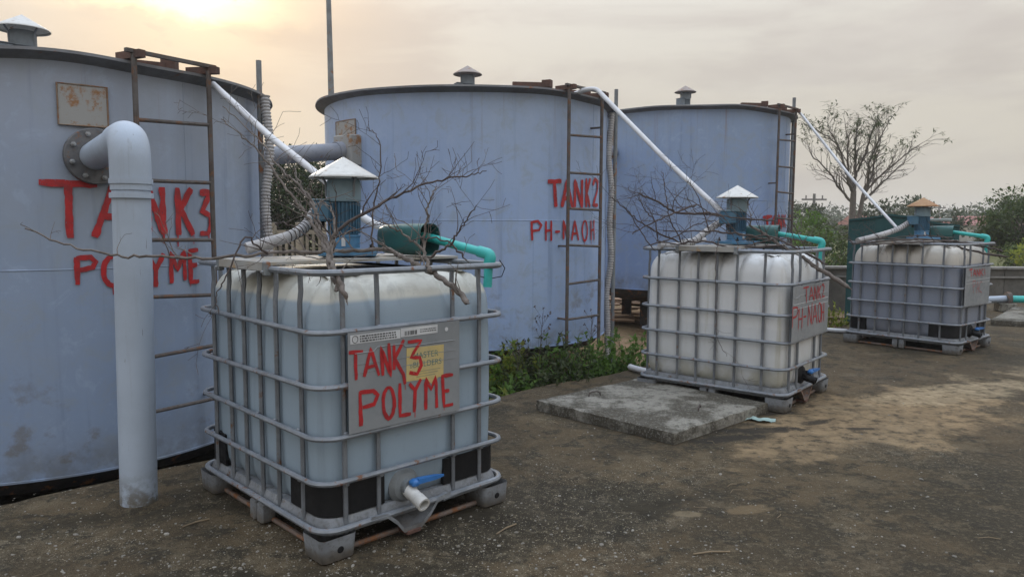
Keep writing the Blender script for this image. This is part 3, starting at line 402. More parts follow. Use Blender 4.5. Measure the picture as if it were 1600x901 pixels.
# ------------------------------------------------------------------ setting: yard slab, ground
rnd = random.Random(4)
EA = R(42.1); eu = Vector((math.cos(EA), math.sin(EA), 0)); en = Vector((-math.sin(EA), math.cos(EA), 0)); E0 = Vector((0, 5.77, 0))
def make_slab():
    m = MB(); top = []; k = 0
    s = -16.0
    while s < 11.5:
        j = (mnoise.noise(Vector((s * 1.3, 0, 0))) * .07 + mnoise.noise(Vector((s * 7, 3, 0))) * .03)
        top.append(E0 + eu * s + en * (j - .10 * min(max((-.6 - s) / .8, 0), 1))); s += .07
    n = len(top); V = []; F = []
    for p in top: V.append(p)
    for p in top: V.append(p + en * .03 + Vector((0, 0, -.05 - rnd.random() * .02)))
    for p in top: V.append(p + Vector((0, 0, -.6)))
    for p in top: V.append(Vector((p.x, p.y, 0)) - en * 30 if False else Vector((p.x + 21, p.y - 24, 0)))
    for i in range(n - 1):
        F += [(i, i + 1, n + i + 1, n + i), (n + i, n + i + 1, 2 * n + i + 1, 2 * n + i), (i + 1, i, 3 * n + i, 3 * n + i + 1)]
    e = top[-1]; o = len(V)
    V += [e, Vector((45, e.y, 0)), Vector((45, -30, 0)), Vector((e.x + 21, e.y - 24, 0))]
    F.append((o + 3, o + 2, o + 1, o))
    m.add(V, F); ob = m.build('concrete_yard', M['slab'], angle=20); tag(ob, 'dark weathered concrete yard with sand stains and pale crumbs', kind='structure'); return ob
make_slab()
def terrain_z(x, y):
    d = (Vector((x, y, 0)) - E0).dot(en)              # distance behind the slab edge
    w = min(max((-.9 - x) / 1.0, 0), 1); z = -.30 - .22 * w + min(max((d - .5) / 6, 0), 1) * (.25 + .1 * w)
    z += mnoise.noise(Vector((x * .5, y * .5, 0))) * .05 + mnoise.noise(Vector((x * 2.3, y * 2.3, 4))) * .02
    if d < .05: z = -.7
    return z
def make_ground():
    m = MB(); xs = [-400, -250, -120, -60, -35] + [-24 + i * .5 for i in range(97)] + [30, 45, 70, 120, 250, 400]; ys = [-60, -20] + [i * .5 for i in range(0, 61)] + [34, 40, 50, 70, 110, 180, 300, 600]
    V = [(x, y, terrain_z(x, y) if y < 60 else -.3) for y in ys for x in xs]; w = len(xs)
    m.add(V, [(j * w + i, j * w + i + 1, (j + 1) * w + i + 1, (j + 1) * w + i) for j in range(len(ys) - 1) for i in range(w - 1)])
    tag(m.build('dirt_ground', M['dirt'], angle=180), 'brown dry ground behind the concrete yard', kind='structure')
make_ground()

# ------------------------------------------------------------------ big blue tanks
TANKS = [(-3.48, 5.59, 1.5, -.18), (-.52, 8.58, 1.6, .135), (2.63, 11.61, 1.6, .44)]
TH, SEAM = 2.48, 1.25
def ribbon(m, pts, w, place, seed=0, off=0.0):
    """brush stroke: pts in 2-D surface units, place(u, v, lift) -> 3-D"""
    rr = random.Random(seed); P = [Vector((a, b, 0)) for a, b in pts]; path = []
    for i in range(len(P) - 1):
        L = (P[i + 1] - P[i]).length; k = max(2, int(L / .02))
        for q in range(k): path.append(P[i].lerp(P[i + 1], q / k))
    path.append(P[-1])
    V = []; F = []; n = len(path)
    for i, p in enumerate(path):
        t = path[min(i + 1, n - 1)] - path[max(i - 1, 0)]; t.normalize(); s = Vector((-t.y, t.x, 0))
        ww = w * .5 * (1 + .30 * mnoise.noise(p * 14 + Vector((seed, 0, 0))) + .12 * mnoise.noise(p * 60 + Vector((seed, 4, 0)))) ; j = .06 * w * rr.uniform(-1, 1)
        if i in (0, n - 1): ww *= .82
        a = p + s * (ww + j); b = p - s * (ww - j)
        V += [place(a.x, a.y, off), place(b.x, b.y, off)]
    m.add(V, [(2 * i, 2 * i + 1, 2 * i + 3, 2 * i + 2) for i in range(n - 1)])
def lettering(name, strokes, w, place, mat, parent, seed=0):
    m = MB()
    dr = random.Random(int(seed * 7) + 5)
    for i, s in enumerate(strokes):
        ribbon(m, s, w, place, seed + i * 3.1, .0012 + .0003 * (i % 5))
        if dr.random() < .45:
            a = min(s, key=lambda q: q[1]); x = a[0] + dr.uniform(-.25, .25) * w; ribbon(m, [(x, a[1]), (x + dr.uniform(-.1, .1) * w, a[1] - w * dr.uniform(.7, 2.0))], w * dr.uniform(.14, .28), place, seed + i, .0009)
    return m.build(name, mat, parent, smooth=False)
def ladder(parent, offs, Rw, a0, a1, top, bottom, rungs, mat):
    st = .13
    P = [Vector(((Rw + st) * math.cos(R(a)), (Rw + st) * math.sin(R(a)), 0)) for a in (a0, a1)]
    root = MB().tube([P[0] + Vector((0, 0, bottom)), P[0] + Vector((0, 0, top))], .017, 8)
    lad = root.build('ladder', mat, parent)
    MB().tube([P[1] + Vector((0, 0, bottom - .05)), P[1] + Vector((0, 0, top - .02))], .017, 8).build('rail', mat, lad)
    for k, z in enumerate(rungs):
        j = (k * 37 % 7 - 3) * .004
        MB().tube([P[0].lerp(P[1], -.01) + Vector((0, 0, z + j)), P[0].lerp(P[1], 1.01) + Vector((0, 0, z - j))], .0125, 8).build('rung', mat, lad)
    for a, z in [(a0 if q == 0 else a1, z_) for q, z_ in offs]:
        q = Vector((math.cos(R(a)), math.sin(R(a)), 0))
        MB().tube([q * (Rw - .02) + Vector((0, 0, z)), q * (Rw + st) + Vector((0, 0, z))], .011, 6).build('standoff', mat, lad)
    t = (P[1] - P[0]).normalized(); ang = math.atan2(t.y, t.x)
    return lad, P, ang
TL = [('nearest tall blue steel tank lettered TANK3 POLYME, cut off by the left edge', -42.2, -24.6),
      ('middle tall blue steel tank lettered TANK2 PH-NAOH', -52.0, -34.3),
      ('farthest tall blue steel tank, partly hidden behind the middle one', -53.8, -36.6)]
for i, (cx, cy, Rw, zb) in enumerate(TANKS):
    mt = M['tank%d' % i]; T = empty('storage_tank', (cx, cy, zb), 0, TL[i][0], 'tank', 'row of blue steel tanks')
    NS = 160
    def wob(a, r, z, s=i): return r + .006 * mnoise.noise(Vector((math.cos(a) * 2.2, math.sin(a) * 2.2, z * 1.1 + s * 7)))
    for nm, z0, z1 in (('lower_shell', 0, SEAM - .004), ('upper_shell', SEAM + .004, TH)):
        prof = [(Rw, z0 + (z1 - z0) * k / 14) for k in range(15)]
        MB().lathe(prof, NS, rf=wob).build(nm, mt, T, angle=60)
    mw = MB().lathe([(Rw - .004, SEAM - .006), (Rw + .0025, SEAM - .003), (Rw + .0035, SEAM), (Rw + .0025, SEAM + .003), (Rw - .004, SEAM + .006)], NS, rf=lambda a, r, z: r + .002 * mnoise.noise(Vector((a * 40, z, 1))) + .006 * mnoise.noise(Vector((math.cos(a) * 2.2, math.sin(a) * 2.2, SEAM * 1.1 + i * 7))))
    mw.build('weld_seam', M['weld'] if 'weld' in M else mt, T, angle=60)
    for wa, z0, z1 in ((-72 + i * 9, .01, SEAM), (-118 + i * 5, SEAM, TH - .03), (-28 - i * 4, SEAM, TH - .03), (-150, .01, SEAM)):
        q = Vector((math.cos(R(wa)), math.sin(R(wa)), 0)); MB().tube([q * (wob(R(wa), Rw, z0 + (z1 - z0) * k / 12) - .0008) + Vector((0, 0, z0 + (z1 - z0) * k / 12)) for k in range(13)], .0042, 6).build('plate_weld', mt, T)
    # bottom edge ring, dished base, legs
    MB().lathe([(Rw - .05, .012), (Rw + .007, .006), (Rw + .007, -.006), (Rw - .05, -.012)], NS).build('bottom_edge', mt, T)
    MB().lathe([(Rw - .03, -.004), (Rw - .10, -.10), (Rw * .6, -.24), (.2, -.34), (.02, -.35)], 64).build('dished_base', M['tank_dark'], T, angle=60)
    for k in range(6):
        a = k * math.tau / 6 + .35 + i * .2; q = Vector((math.cos(a), math.sin(a), 0)) * (Rw * .5)
        MB().box((q.x, q.y, -.46), (.14, .14, .72), a).build('leg', M['tank_dark'], T)
    # roof and turned-out rim
    def rimf(a, r, z, s=i): return r + (.022 * mnoise.noise(Vector((math.cos(a) * 3, math.sin(a) * 3, s * 5.0))) if r > Rw + .02 else 0)
    def roofz(m_):
        m_.v = [(x, y, z + (.022 * mnoise.noise(Vector((x * 1.3, y * 1.3, i * 3.3))) if math.hypot(x, y) > Rw * .9 else 0)) for x, y, z in m_.v]; return m_
    roofz(MB().lathe([(Rw - .01, TH - .035), (Rw + .075, TH + .0), (Rw + .095, TH + .004), (Rw + .092, TH + .022), (Rw + .02, TH + .034), (Rw * .6, TH + .085), (.05, TH + .13), (.005, TH + .131)], NS, rf=rimf)).build('roof', M['rim'], T, angle=30)
    # ladder
    rz_ = [2.09, 1.72, 1.365, 1.0, .634, .273] if i else [2.16, 1.79, 1.42, 1.06, .70, .345]
    lad, P, ang = ladder(T, (((1, .36), (0, 1.2)), ((0, 1.0), (0, .275), (1, 2.2)), ((0, 1.49), (0, .75), (1, 2.2)))[i], Rw, TL[i][1], TL[i][2], TH + .06, .02, rz_, M['rust'])
    z = TH + .05
    for k, (p, L) in enumerate(((P[0], .17), (P[1], .13))):
        q = Vector((p.x, p.y, 0)).normalized(); c = q * (Rw + .08)
        b = MB().box((c.x, c.y, z + .005 - k * .01), (.045, .22, .045), math.atan2(q.y, q.x) + math.pi / 2 + .25).build('top_bracket', M['rust_red'], lad)
    MB().box(((P[0] + P[1]) / 2 + Vector((0, 0, z + .022))), ((P[1] - P[0]).length + .1, .03, .022), ang).build('top_bar', M['rust'], lad)
    # patch plate above the nozzle
    def at(a, zz, lift=0.0): return Vector(((Rw + lift) * math.cos(R(a)), (Rw + lift) * math.sin(R(a)), zz))
    a0, a1 = ((-56.4, -46.6), (-142.8, -129.8), (-150, -138))[i]; z0, z1 = ((2.098, 2.335), (1.99, 2.24), (1.99, 2.24))[i]
    pm_ = MB(); n = 10; V = []; 
    for lift in (.014, -.01):
        for k in range(n + 1):
            for zz in (z0, z1): V.append(at(a0 + (a1 - a0) * k / n, zz, lift))
    F = [(2 * k, 2 * k + 2, 2 * k + 3, 2 * k + 1) for k in range(n)]; o = 2 * (n + 1)
    F += [(2 * k, o + 2 * k, o + 2 * k + 2, 2 * k + 2) for k in range(n)] + [(2 * k + 1, 2 * k + 3, o + 2 * k + 3, o + 2 * k + 1) for k in range(n)] + [(0, 1, o + 1, o), (2 * n, o + 2 * n, o + 2 * n + 1, 2 * n + 1)]
    pm_.add(V, F).build('patch_plate', M['patch'], T)
    wb = [at(a0, z0, .015), at((a0 + a1) / 2, z0, .015), at(a1, z0, .015), at(a1, z1, .015), at((a0 + a1) / 2, z1, .015), at(a0, z1, .015)]
    MB().tube(wb, .006, 6, closed=True).build('patch_weld', M['rust_weld'], T)
    # brushed lettering
    for li, strokes in enumerate(TXT_T[i]):
        w = ((.040, .030), (.040, .024), (.045, .04))[i][li]
        st2 = [[(R(a) * Rw, zz) for a, zz in s] for s in strokes]
        lettering('lettering', st2, w, lambda u, v, l: at(math.degrees(u / Rw), v, l + .0075), M['red'], T, seed=i * 20 + li * 7)
    # loose rusty angles on the roof edge
    for k, (a, L, zz) in enumerate((((-36, .26, -.01),), ((-62, .36, .02), (-40, .26, .01)), ((-62, .36, .02), (-42, .24, .01)))[i]):
        q = Vector((math.cos(R(a)), math.sin(R(a)), 0)) * (Rw - .12)
        mm = MB().box((q.x, q.y, TH + .055 + zz), (L, .05, .06), R(a + 68)).box((q.x + .16 * math.cos(R(a + 68)), q.y + .16 * math.sin(R(a + 68)), TH + .075 + zz), (.09, .07, .07), R(a + 40))
        tag(mm.build('angle_iron', M['rust_red']), ('rusty angle iron at the ladder top of the nearest tank', 'rusty angle iron on the middle tank roof edge', 'rusty angle iron on the farthest tank roof edge')[i] + ('' if i == 0 else ', left one' if k == 0 else ', right one'), 'angle iron', 'rusty angle irons on the tank roofs').location = (cx, cy, zb)
    if i == 1:
        for a, zz in ((-42, .32),): pass

# ------------------------------------------------------------------ mixer motors
def mixer(loc, rz, label, cap, scale=1.0, group='mixer motors with rain caps', roof=False):
    global M
    keep = dict(M)
    if roof: M['motor'] = M['motor_light'] = M['collar'] = M['roof_motor']
    T = mixer_(loc, rz, label, cap, scale, group); M.update(keep); return T
def mixer_(loc, rz, label, cap, scale, group):
    T = empty('mixer_motor', loc, rz, label, 'motor', group)
    MB().box((.02, 0, .0125), (.27, .24, .025), bev=.004).build('base_plate', M['motor_light'], T)
    for sx in (-1, 1):
        for sy in (-1, 1): MB().lathe([(.012, .025), (.012, .04), (.006, .042), (.006, .055)], 6, Matrix.Translation((.02 + sx * .11, sy * .095, 0)), cap1=True).build('bolt', M['black'], T)
    hb = MB().lathe([(.085, .025), (.085, .03), (.074, .036), (.074, .088), (.078, .092), (.078, .1)], 28, cap1=True).build('lower_housing', M['motor_light'], T)
    MB().box((.0, -.0765, .066), (.018, .004, .04)).build('name_plate', M['sticker'], hb)
    body = MB().lathe([(.066, .1), (.066, .262)], 40).build('motor_body', M['motor'], T)
    fm = MB(); 
    for k in range(28):
        a = k * math.tau / 28; q = Matrix.Rotation(a, 4, 'Z'); fm.add([q @ Vector(p) for p in ((.06, -.0022, .104), (.079, -.0018, .108), (.079, .0018, .108), (.06, .0022, .104), (.06, -.0022, .26), (.079, -.0018, .256), (.079, .0018, .256), (.06, .0022, .26))], [(0, 1, 5, 4), (1, 2, 6, 5), (2, 3, 7, 6), (4, 5, 6, 7), (3, 2, 1, 0)])
    tag(fm.build('cooling_fins', M['motor'], body, smooth=False), kind='stuff')
    MB().lathe([(.07, .258), (.081, .262), (.082, .268), (.082, .352), (.076, .366), (.02, .37)], 36, cap1=True).build('fan_cowl', M['collar'], T)
    tb = MB().box((-.105, .0, .215), (.085, .115, .1), bev=.008).build('terminal_box', M['motor'], T)
    MB().box((-.105, 0, .268), (.09, .12, .008), bev=.003).build('lid', M['collar'], tb)
    MB().lathe([(.012, -.03), (.012, .0)], 10, Matrix.Translation((-.105, -.0, .166)), cap0=True).build('cable_gland', M['black'], tb)
    for k in range(3):
        a = k * math.tau / 3 - .9; c, s = math.cos(a), math.sin(a)
        MB().tube([(c * .083, s * .083, .285), (c * .085, s * .085, .35), (c * .11, s * .11, .392)], .007, 6).build('cap_bracket', M['galv'], T)
    MB().lathe([(.158, .376), (.165, .372), (.167, .375), (.163, .382), (.004, .475), (.001, .476), (.001, .470), (.15, .383)], 40, rf=lambda a, r, z: r * (1 + .012 * mnoise.noise(Vector((math.cos(a) * 2, math.sin(a) * 2, loc[0] * 3))))).build('rain_cap', cap, T, angle=25)
    T.scale = (scale,) * 3; return T
def ibc_pt(k, lx, ly, z):
    x, y, a = IBCS[k]; c, s = math.cos(a), math.sin(a); return Vector((x + lx * c - ly * s, y + lx * s + ly * c, z))
IBCS = [(-.801, 3.564, .771), (1.817, 5.931, .883), (4.639, 8.333, .703)]
PLATE_Z = 1.19
tags = [('blue mixer motor with pale conical cap on the nearest container', M['cap'], .01, .5), ('blue mixer motor with pale conical cap on the white container', M['cap'], .07, .9), ('blue mixer motor with rusty orange cap on the farthest container', M['cap_rust'], .11, .3)]
for k in range(3):
    mixer(ibc_pt(k, tags[k][2], .04, PLATE_Z + .006), tags[k][3] - .35, tags[k][0], tags[k][1])
mixer((-3.62, 5.55, TANKS[0][3] + TH + .045), .8, 'pale capped mixer motor on the roof of the nearest tank', M['cap'], 1.1, 'mixer motors on the tank roofs', True)
mixer((-.52, 8.58, TANKS[1][3] + TH + .06), .4, 'weathered capped mixer motor on the roof of the middle tank', M['cap_grey'], 1.0, 'mixer motors on the tank roofs', True)
mixer((2.68, 11.61, TANKS[2][3] + TH + .10), .6, 'weathered capped mixer motor on the roof of the farthest tank', M['cap_grey'], 1.0, 'mixer motors on the tank roofs', True)

# ------------------------------------------------------------------ caged bulk containers
RZ = [.118, .313, .506, .705, .924, 1.16]
LY = [.445, .263, .110, -.045, -.205, -.412]
FX = [-.383, -.218, .178, .341]
def text_mesh(name, body, size, mat, parent, M4):
    cu = bpy.data.curves.new(name, 'FONT'); cu.body = body; cu.size = size; cu.align_x = 'CENTER'; cu.align_y = 'CENTER'
    to = bpy.data.objects.new(name + '_tmp', cu); col.objects.link(to)
    dg = bpy.context.evaluated_depsgraph_get(); me = bpy.data.meshes.new_from_object(to.evaluated_get(dg)); bpy.data.objects.remove(to); 
    me.transform(M4); me.materials.append(mat); o = bpy.data.objects.new(name, me); col.objects.link(o); o.parent = parent; return o
def ring_pts(hx, hy, r, z, wob=0.0, seed=0):
    return [(x, y, z + wob * mnoise.noise(Vector((x * 2.5, y * 2.5, z * 9 + seed)))) for x, y in rrect(hx, hy, r, 6)]
def ibc(k, label, bottle, guards):
    x, y, a = IBCS[k]; rnd = random.Random(k + 11)
    T = empty('bulk_container', (x, y, 0), a, label, 'container', 'caged plastic bulk containers')
    # bottle: rounded box with pressed pockets along the cage bars
    per = rrect(.462, .562, .10, 8); pl = []
    for i in range(len(per)):
        p, q = Vector((*per[i], 0)), Vector((*per[(i + 1) % len(per)], 0)); L = (q - p).length; n = max(1, int(L / .018))
        pl += [p.lerp(q, t / n) for t in range(n)]
    nn = len(pl); prof = [(.105, .135), (.06, .145), (.02, .17), (.004, .21)] + [(.0, .25 + .06 * t) for t in range(13)] + [(.002, 1.0), (.008, 1.03), (.02, 1.06), (.042, 1.09), (.075, 1.115), (.12, 1.13), (.2, 1.137)]
    V = []; F = []
    for (ins, z) in prof:
        for i, p in enumerate(pl):
            t = pl[(i + 1) % nn] - pl[i - 1]; nrm = Vector((t.y, -t.x, 0)).normalized()
            g = 0.0
            if abs(nrm.x) > .9:
                g = max(math.exp(-((p.y - q) / .024) ** 2) for q in LY + [.58, -.58])
            elif abs(nrm.y) > .9:
                g = max(math.exp(-((p.x - q) / .026) ** 2) for q in FX)
            amp = .012 + .030 * min(max((z - .98) / .1, 0), 1)
            bulge = .010 * math.sin(math.pi * min(max((z - .15) / .9, 0), 1))
            w = p - nrm * (ins + g * amp - bulge); V.append((w.x, w.y, z))
    for j in range(len(prof) - 1):
        for i in range(nn): q = (i + 1) % nn; F.append((j * nn + i, j * nn + q, (j + 1) * nn + q, (j + 1) * nn + i))
    F.append(tuple((len(prof) - 1) * nn + i for i in range(nn)))
    bo = MB().add(V, F).build('bottle', M[bottle], T, angle=50)
    # cage: horizontal rings outside, uprights inside
    for j, z in enumerate(RZ):
        if j == 0:
            pts = [p for p in ring_pts(.5, .6, .09, z + .01)]
            s0 = [p for p in pts]
            # open at the valve: start right of it, run round, stop left of it
            i0 = max(range(len(s0)), key=lambda q: (s0[q][1] < -.59, s0[q][0]) if s0[q][1] < -.59 else (False, -9))
            path = s0[i0:] + s0[:i0]
            path = [(.10, -.6, z + .002)] + [(.2, -.6, z + .01)] + path + [(-.27, -.6, z + .01), (-.19, -.6, z + .004)]
            MB().tube(path, .013, 8).build('base_ring', M['galv'], T)
        elif j == 3:
            pts = ring_pts(.5, .6, .09, z, .01, k * 3); i0 = max(range(len(pts)), key=lambda q: (pts[q][1] < -.59, pts[q][0]) if pts[q][1] < -.59 else (False, -9))
            path = [(.20, -.6, z)] + pts[i0:] + pts[:i0] + [(-.385, -.6, z)]
            MB().tube(path, .0115, 8).build('ring', M['galv'], T)
        else:
            MB().tube(ring_pts(.5, .6, .09, z, .012 if j < 5 else .004, k * 3), .0115 if j < 5 else .0135, 8, closed=True).build('ring', M['galv'], T)
    def bar(px, py, nx, ny, z1=1.158, z0=.10):
        j = rnd.uniform(-.004, .004); px += j * abs(ny); py += j * abs(nx)
        ii = -.022
        path = [(px + nx * ii, py + ny * ii, z0), (px + nx * ii, py + ny * ii, 1.03), (px + nx * (ii - .006), py + ny * (ii - .006), 1.08), (px + nx * (ii - .004), py + ny * (ii - .004), z1)]
        if z1 < 1: path = [path[0], (path[0][0], path[0][1], z1)]
        o = MB().tube(path, .0105, 6).build('bar', M['bar'], T, angle=50)
        return o
    for yy in LY: bar(-.5, yy, -1, 0); bar(.5, yy, 1, 0)
    for i, xx in enumerate(FX):
        bar(xx, .6, 0, 1)
        if i == 1: bar(xx, -.6, 0, -1, .5); 
        else: bar(xx, -.6, 0, -1)
    # short upper piece of the bar behind the label sheet
    MB().tube([(FX[1], -.578, .915), (FX[1], -.578, 1.04), (FX[1], -.572, 1.158)], .0105, 6).build('bar', M['bar'], T, angle=50)
    # spot-welded joints
    for j, z in enumerate(RZ[1:5]):
        for yy in LY:
            MB().box((-.494, yy, z), (.012, .02, .03), bev=.003).build('weld_joint', M['galv'], T)
        for i_, xx in enumerate(FX):
            if not (i_ in (1,) and j in (2,)): MB().box((xx, -.594, z), (.02, .012, .03), bev=.003).build('weld_joint', M['galv'], T)
    # pallet: tray rim, feet, mid feet, skids
    rim = MB(); oc = rrect(.478, .578, .085, 5); n = len(oc); V = []
    for z, q in ((.098, 1.0), (.128, 1.012), (.166, .985), (.166, .90), (.12, .88)): V += [(px * q, py * q, z) for px, py in oc]
    rim.add(V, [(r_ * n + i, r_ * n + (i + 1) % n, (r_ + 1) * n + (i + 1) % n, (r_ + 1) * n + i) for r_ in range(4) for i in range(n)] + [tuple(4 * n + i for i in range(n))])
    rim.build('pallet_tray', M['pallet'], T, angle=40)
    for sx in (-1, 1):
        for sy in (-1, 1):
            cx_, cy_ = sx * .428, sy * .528; pts = [(px + cx_, py + cy_) for px, py in rrect(.08, .08, .022, 3)]; n = len(pts); V = []
            for z, q in ((.006, .90), (.012, .94), (.075, 1.0), (.105, 1.03)): V += [(cx_ + (px - cx_) * q, cy_ + (py - cy_) * q, z) for px, py in pts]
            ft = MB().add(V, [(r_ * n + i, r_ * n + (i + 1) % n, (r_ + 1) * n + (i + 1) % n, (r_ + 1) * n + i) for r_ in range(3) for i in range(n)] + [tuple(range(n - 1, -1, -1))]).build('corner_foot', M['pallet'], T, angle=40)
            MB().lathe([(.016, 0), (.012, .003), (.012, .004)], 12, Matrix.Translation((cx_ + .005, cy_ + sy * .0775, .052)) @ Matrix.Rotation(R(90) * sy * 1, 4, 'X') @ Matrix.Rotation(math.pi, 4, 'X'), cap1=True).build('foot_hole', M['black'], ft)
    for sx in (-1, 1):
        for dy in (-.035, .035): MB().box((sx * .462, .0 + dy, .054), (.07, .055, .096), bev=.008).build('middle_foot', M['pallet'], T)
    MB().box((0, .545, .054), (.1, .07, .096), bev=.008).build('middle_foot', M['pallet'], T)
    MB().tube(ring_pts(.44, .54, .06, .016, .006, k), .012, 6, closed=True).build('skid_tube', M['skid'], T)
    # black corner guards round the bottle foot
    if guards:
        def guard(path, z0, z1):
            V = []; P = [Vector((*q, 0)) for q in path]; n = len(P)
            for z in (z0, z1):
                for i, p in enumerate(P): V.append((p.x, p.y, z))
            for z in (z0, z1):
                for i, p in enumerate(P):
                    t = P[min(i + 1, n - 1)] - P[max(i - 1, 0)]; nr = Vector((t.y, -t.x, 0)).normalized(); q = p - nr * .02; V.append((q.x, q.y, z))
            F = [(i, i + 1, n + i + 1, n + i) for i in range(n - 1)] + [(n + i, n + i + 1, 3 * n + i + 1, 3 * n + i) for i in range(n - 1)] + [(0, n, 3 * n, 2 * n), (n - 1, 3 * n - 1, 4 * n - 1, 2 * n - 1)]
            MB().add(V, F).build('corner_guard', M['black'], T, angle=40)
        q = rrect(.476, .576, .10, 6); c3 = q[14:21]; c4 = q[21:28]; c2 = q[7:14]
        guard([(-.476, -.30)] + c3 + [(-.19, -.576)], .172, .300 if k == 0 else .305)
        guard([(.13, -.576)] + c4 + [(.476, -.3)], .172, .29)
        guard([(-.25, .576)] + c2 + [(-.476, .36)], .172, .325)
    # valve
    vy = -.6
    va = MB().lathe([(.075, 0), (.078, .01), (.06, .03), (.034, .035), (.034, .06)], 24, Matrix.Translation((-.085, -.555, .222)) @ Matrix.Rotation(R(90), 4, 'X'), cap1=True).build('valve', M['galv_dull'] if k == 0 else M['black'], T)
    vm = Matrix.Translation((-.085, -.60, .210)) @ Matrix.Rotation(R(108), 4, 'X')
    MB().lathe([(.03, 0), (.031, .03), (.028, .035), (.028, .07), (.03, .072), (.03, .118 if k == 0 else .085), (.022, .118 if k == 0 else .085), (.022, .04), (.002, .04)], 20, vm, cap0=True).build('outlet', M['valve_white'] if k == 0 else M['black'], va)
    hd = MB().box((-.08, -.638, .25), (.04, .04, .032), bev=.008)
    hm = Matrix.Translation((-.02, -.65, .255)) @ Matrix.Rotation(R(-8), 4, 'Z') @ Matrix.Diagonal((.82, .85, .85, 1))
    hd.add([hm @ Vector(p) for p in ((-.06, -.018, -.012), (.05, -.014, -.008), (.10, -.004, -.004), (.10, .004, -.004), (.05, .014, -.008), (-.06, .018, -.012), (-.06, -.018, .014), (.05, -.012, .012), (.10, -.003, .006), (.10, .003, .006), (.05, .012, .012), (-.06, .018, .014))],
           [(0, 1, 7, 6), (1, 2, 8, 7), (2, 3, 9, 8), (3, 4, 10, 9), (4, 5, 11, 10), (5, 0, 6, 11), (6, 7, 8, 9, 10, 11), (5, 4, 3, 2, 1, 0)])
    hd.build('handle', M['valve_blue'], va, angle=45)
    # bent drip guard below the valve
    gp = [(-.28, .125), (-.20, .118), (-.15, .075), (-.115, .03), (-.02, .03), (.03, .07), (.07, .118), (.14, .128)]; V = []; n = len(gp)
    for yo in (-.612, -.50): V += [(px, yo + (.0 if yo < -.55 else 0), pz + (0 if yo < -.55 else .05)) for px, pz in gp]
    V += [(px, -.612, pz + .02) for px, pz in gp]
    MB().add(V, [(i, i + 1, n + i + 1, n + i) for i in range(n - 1)] + [(i + 1, i, 2 * n + i, 2 * n + i + 1) for i in range(n - 1)]).build('drip_guard', M['pallet'] if k == 0 else M['skid'], T, angle=50)
    MB().box((-.065, -.575, .024), (.075, .085, .02), bev=.004).build('rusty_lip', M['rust_red'], T)
    # label sheet with sprayed stickers and brushed words
    lx0, lx1, lz0, lz1 = ((-.382, .19, .515, .922), (-.47, .37, .515, .915), (-.44, .30, .515, .915))[k]
    pl_ = MB().box(((lx0 + lx1) / 2, -.6155, (lz0 + lz1) / 2), (lx1 - lx0, .003, lz1 - lz0)).build('label_sheet', M['plate'], T)
    pr = MB().tube([(lx0 + .03, -.6175, lz1 - .085), (lx0 + .12, -.6175, lz1 - .085), (lx0 + .135, -.6175, lz1 - .07), (lx0 + .26, -.6175, lz1 - .07), (lx0 + .275, -.6175, lz1 - .085), (lx1 - .03, -.6175, lz1 - .085)], .0025, 5).build('pressed_rib', M['plate'], pl_)
    for q in (.10, .115 + .02): MB().box(((lx0 + lx1) / 2, -.6175, lz1 - q - .03), (lx1 - lx0 - .04, .002, .003)).build('pressed_rib', M['sticker'] if k else M['plate'], pl_)
    pl2 = lambda u, v, l: (u, -.6175 - l, v)
    for li, st in enumerate(TXT_I[k]):
        lettering('lettering', st, ((.0155, .0165), (.0135, .0125), (.014, .008))[k][li], pl2, M['red'] if k == 0 else M['red_faded'] if (k == 2 and li) else M['red'], pl_, seed=k * 31 + li * 9)
    if k == 0:
        for (xa, xb, za, zc) in ((-.372, -.132, .876, .912), (-.129, .065, .880, .916)):
            s = MB().box(((xa + xb) / 2, -.6176, (za + zc) / 2), (xb - xa, .0012, zc - za)).build('sticker', M['sticker'], pl_)
            mk = MB(); rr = random.Random(int(xa * 1000)); 
            if xa < -.2:
                for row in range(3):
                    u = xa + .045
                    while u < xb - .02: w = rr.uniform(.004, .014); mk.box((u + w / 2, -.6185, zc - .008 - row * .010), (w, .0006, .0055)); u += w + .004
                mk.tube([(xa + .022 + .013 * math.cos(q * math.tau / 16), -.6185, (za + zc) / 2 + .014 * math.sin(q * math.tau / 16)) for q in range(16)], .0012, 4, closed=True)
            else:
                u = xa + .02
                while u < xa + .085: w = rr.uniform(.0015, .005); mk.box((u + w / 2, -.6185, (za + zc) / 2 - .004), (w, .0006, .018)); u += w + rr.uniform(.002, .005)
                for row in range(2):
                    u = xa + .10
                    while u < xb - .01: w = rr.uniform(.003, .010); mk.box((u + w / 2, -.6185, zc - .014 - row * .009), (w, .0006, .004)); u += w + .003
            mk.build('print', M['ink'], s)
        MB().lathe([(.009, 0), (.009, .001)], 16, Matrix.Translation((.115, -.6172, .89)) @ Matrix.Rotation(R(90), 4, 'X'), cap1=True).build('dot_sticker', M['sticker'], pl_)
        ys = MB().box((-.002, -.6178, .756), (.20, .0012, .142), M=Matrix.Rotation(R(1.5), 4, 'Y')).build('yellow_sticker', M['yellow'], pl_)
        for body, zz, sz in (('MASTER', .79, .038), ('»BUILDERS', .752, .036)):
            text_mesh('print', body, sz, M['ink_green'], ys, Matrix.Translation((-.0, -.6186, zz)) @ Matrix.Rotation(R(90), 4, 'X'))
        mk = MB()
        for row in range(3): mk.box((0, -.6186, .722 - row * .011), (.16 - row * .03, .0006, .0016))
        mk.build('print', M['ink_green'], ys)
        MB().add([(-.0, -.6176, .684), (.07, -.6176, .684), (.035, -.6176, .655)], [(0, 1, 2)]).build('sticker_scrap', M['yellow'], pl_, smooth=False)
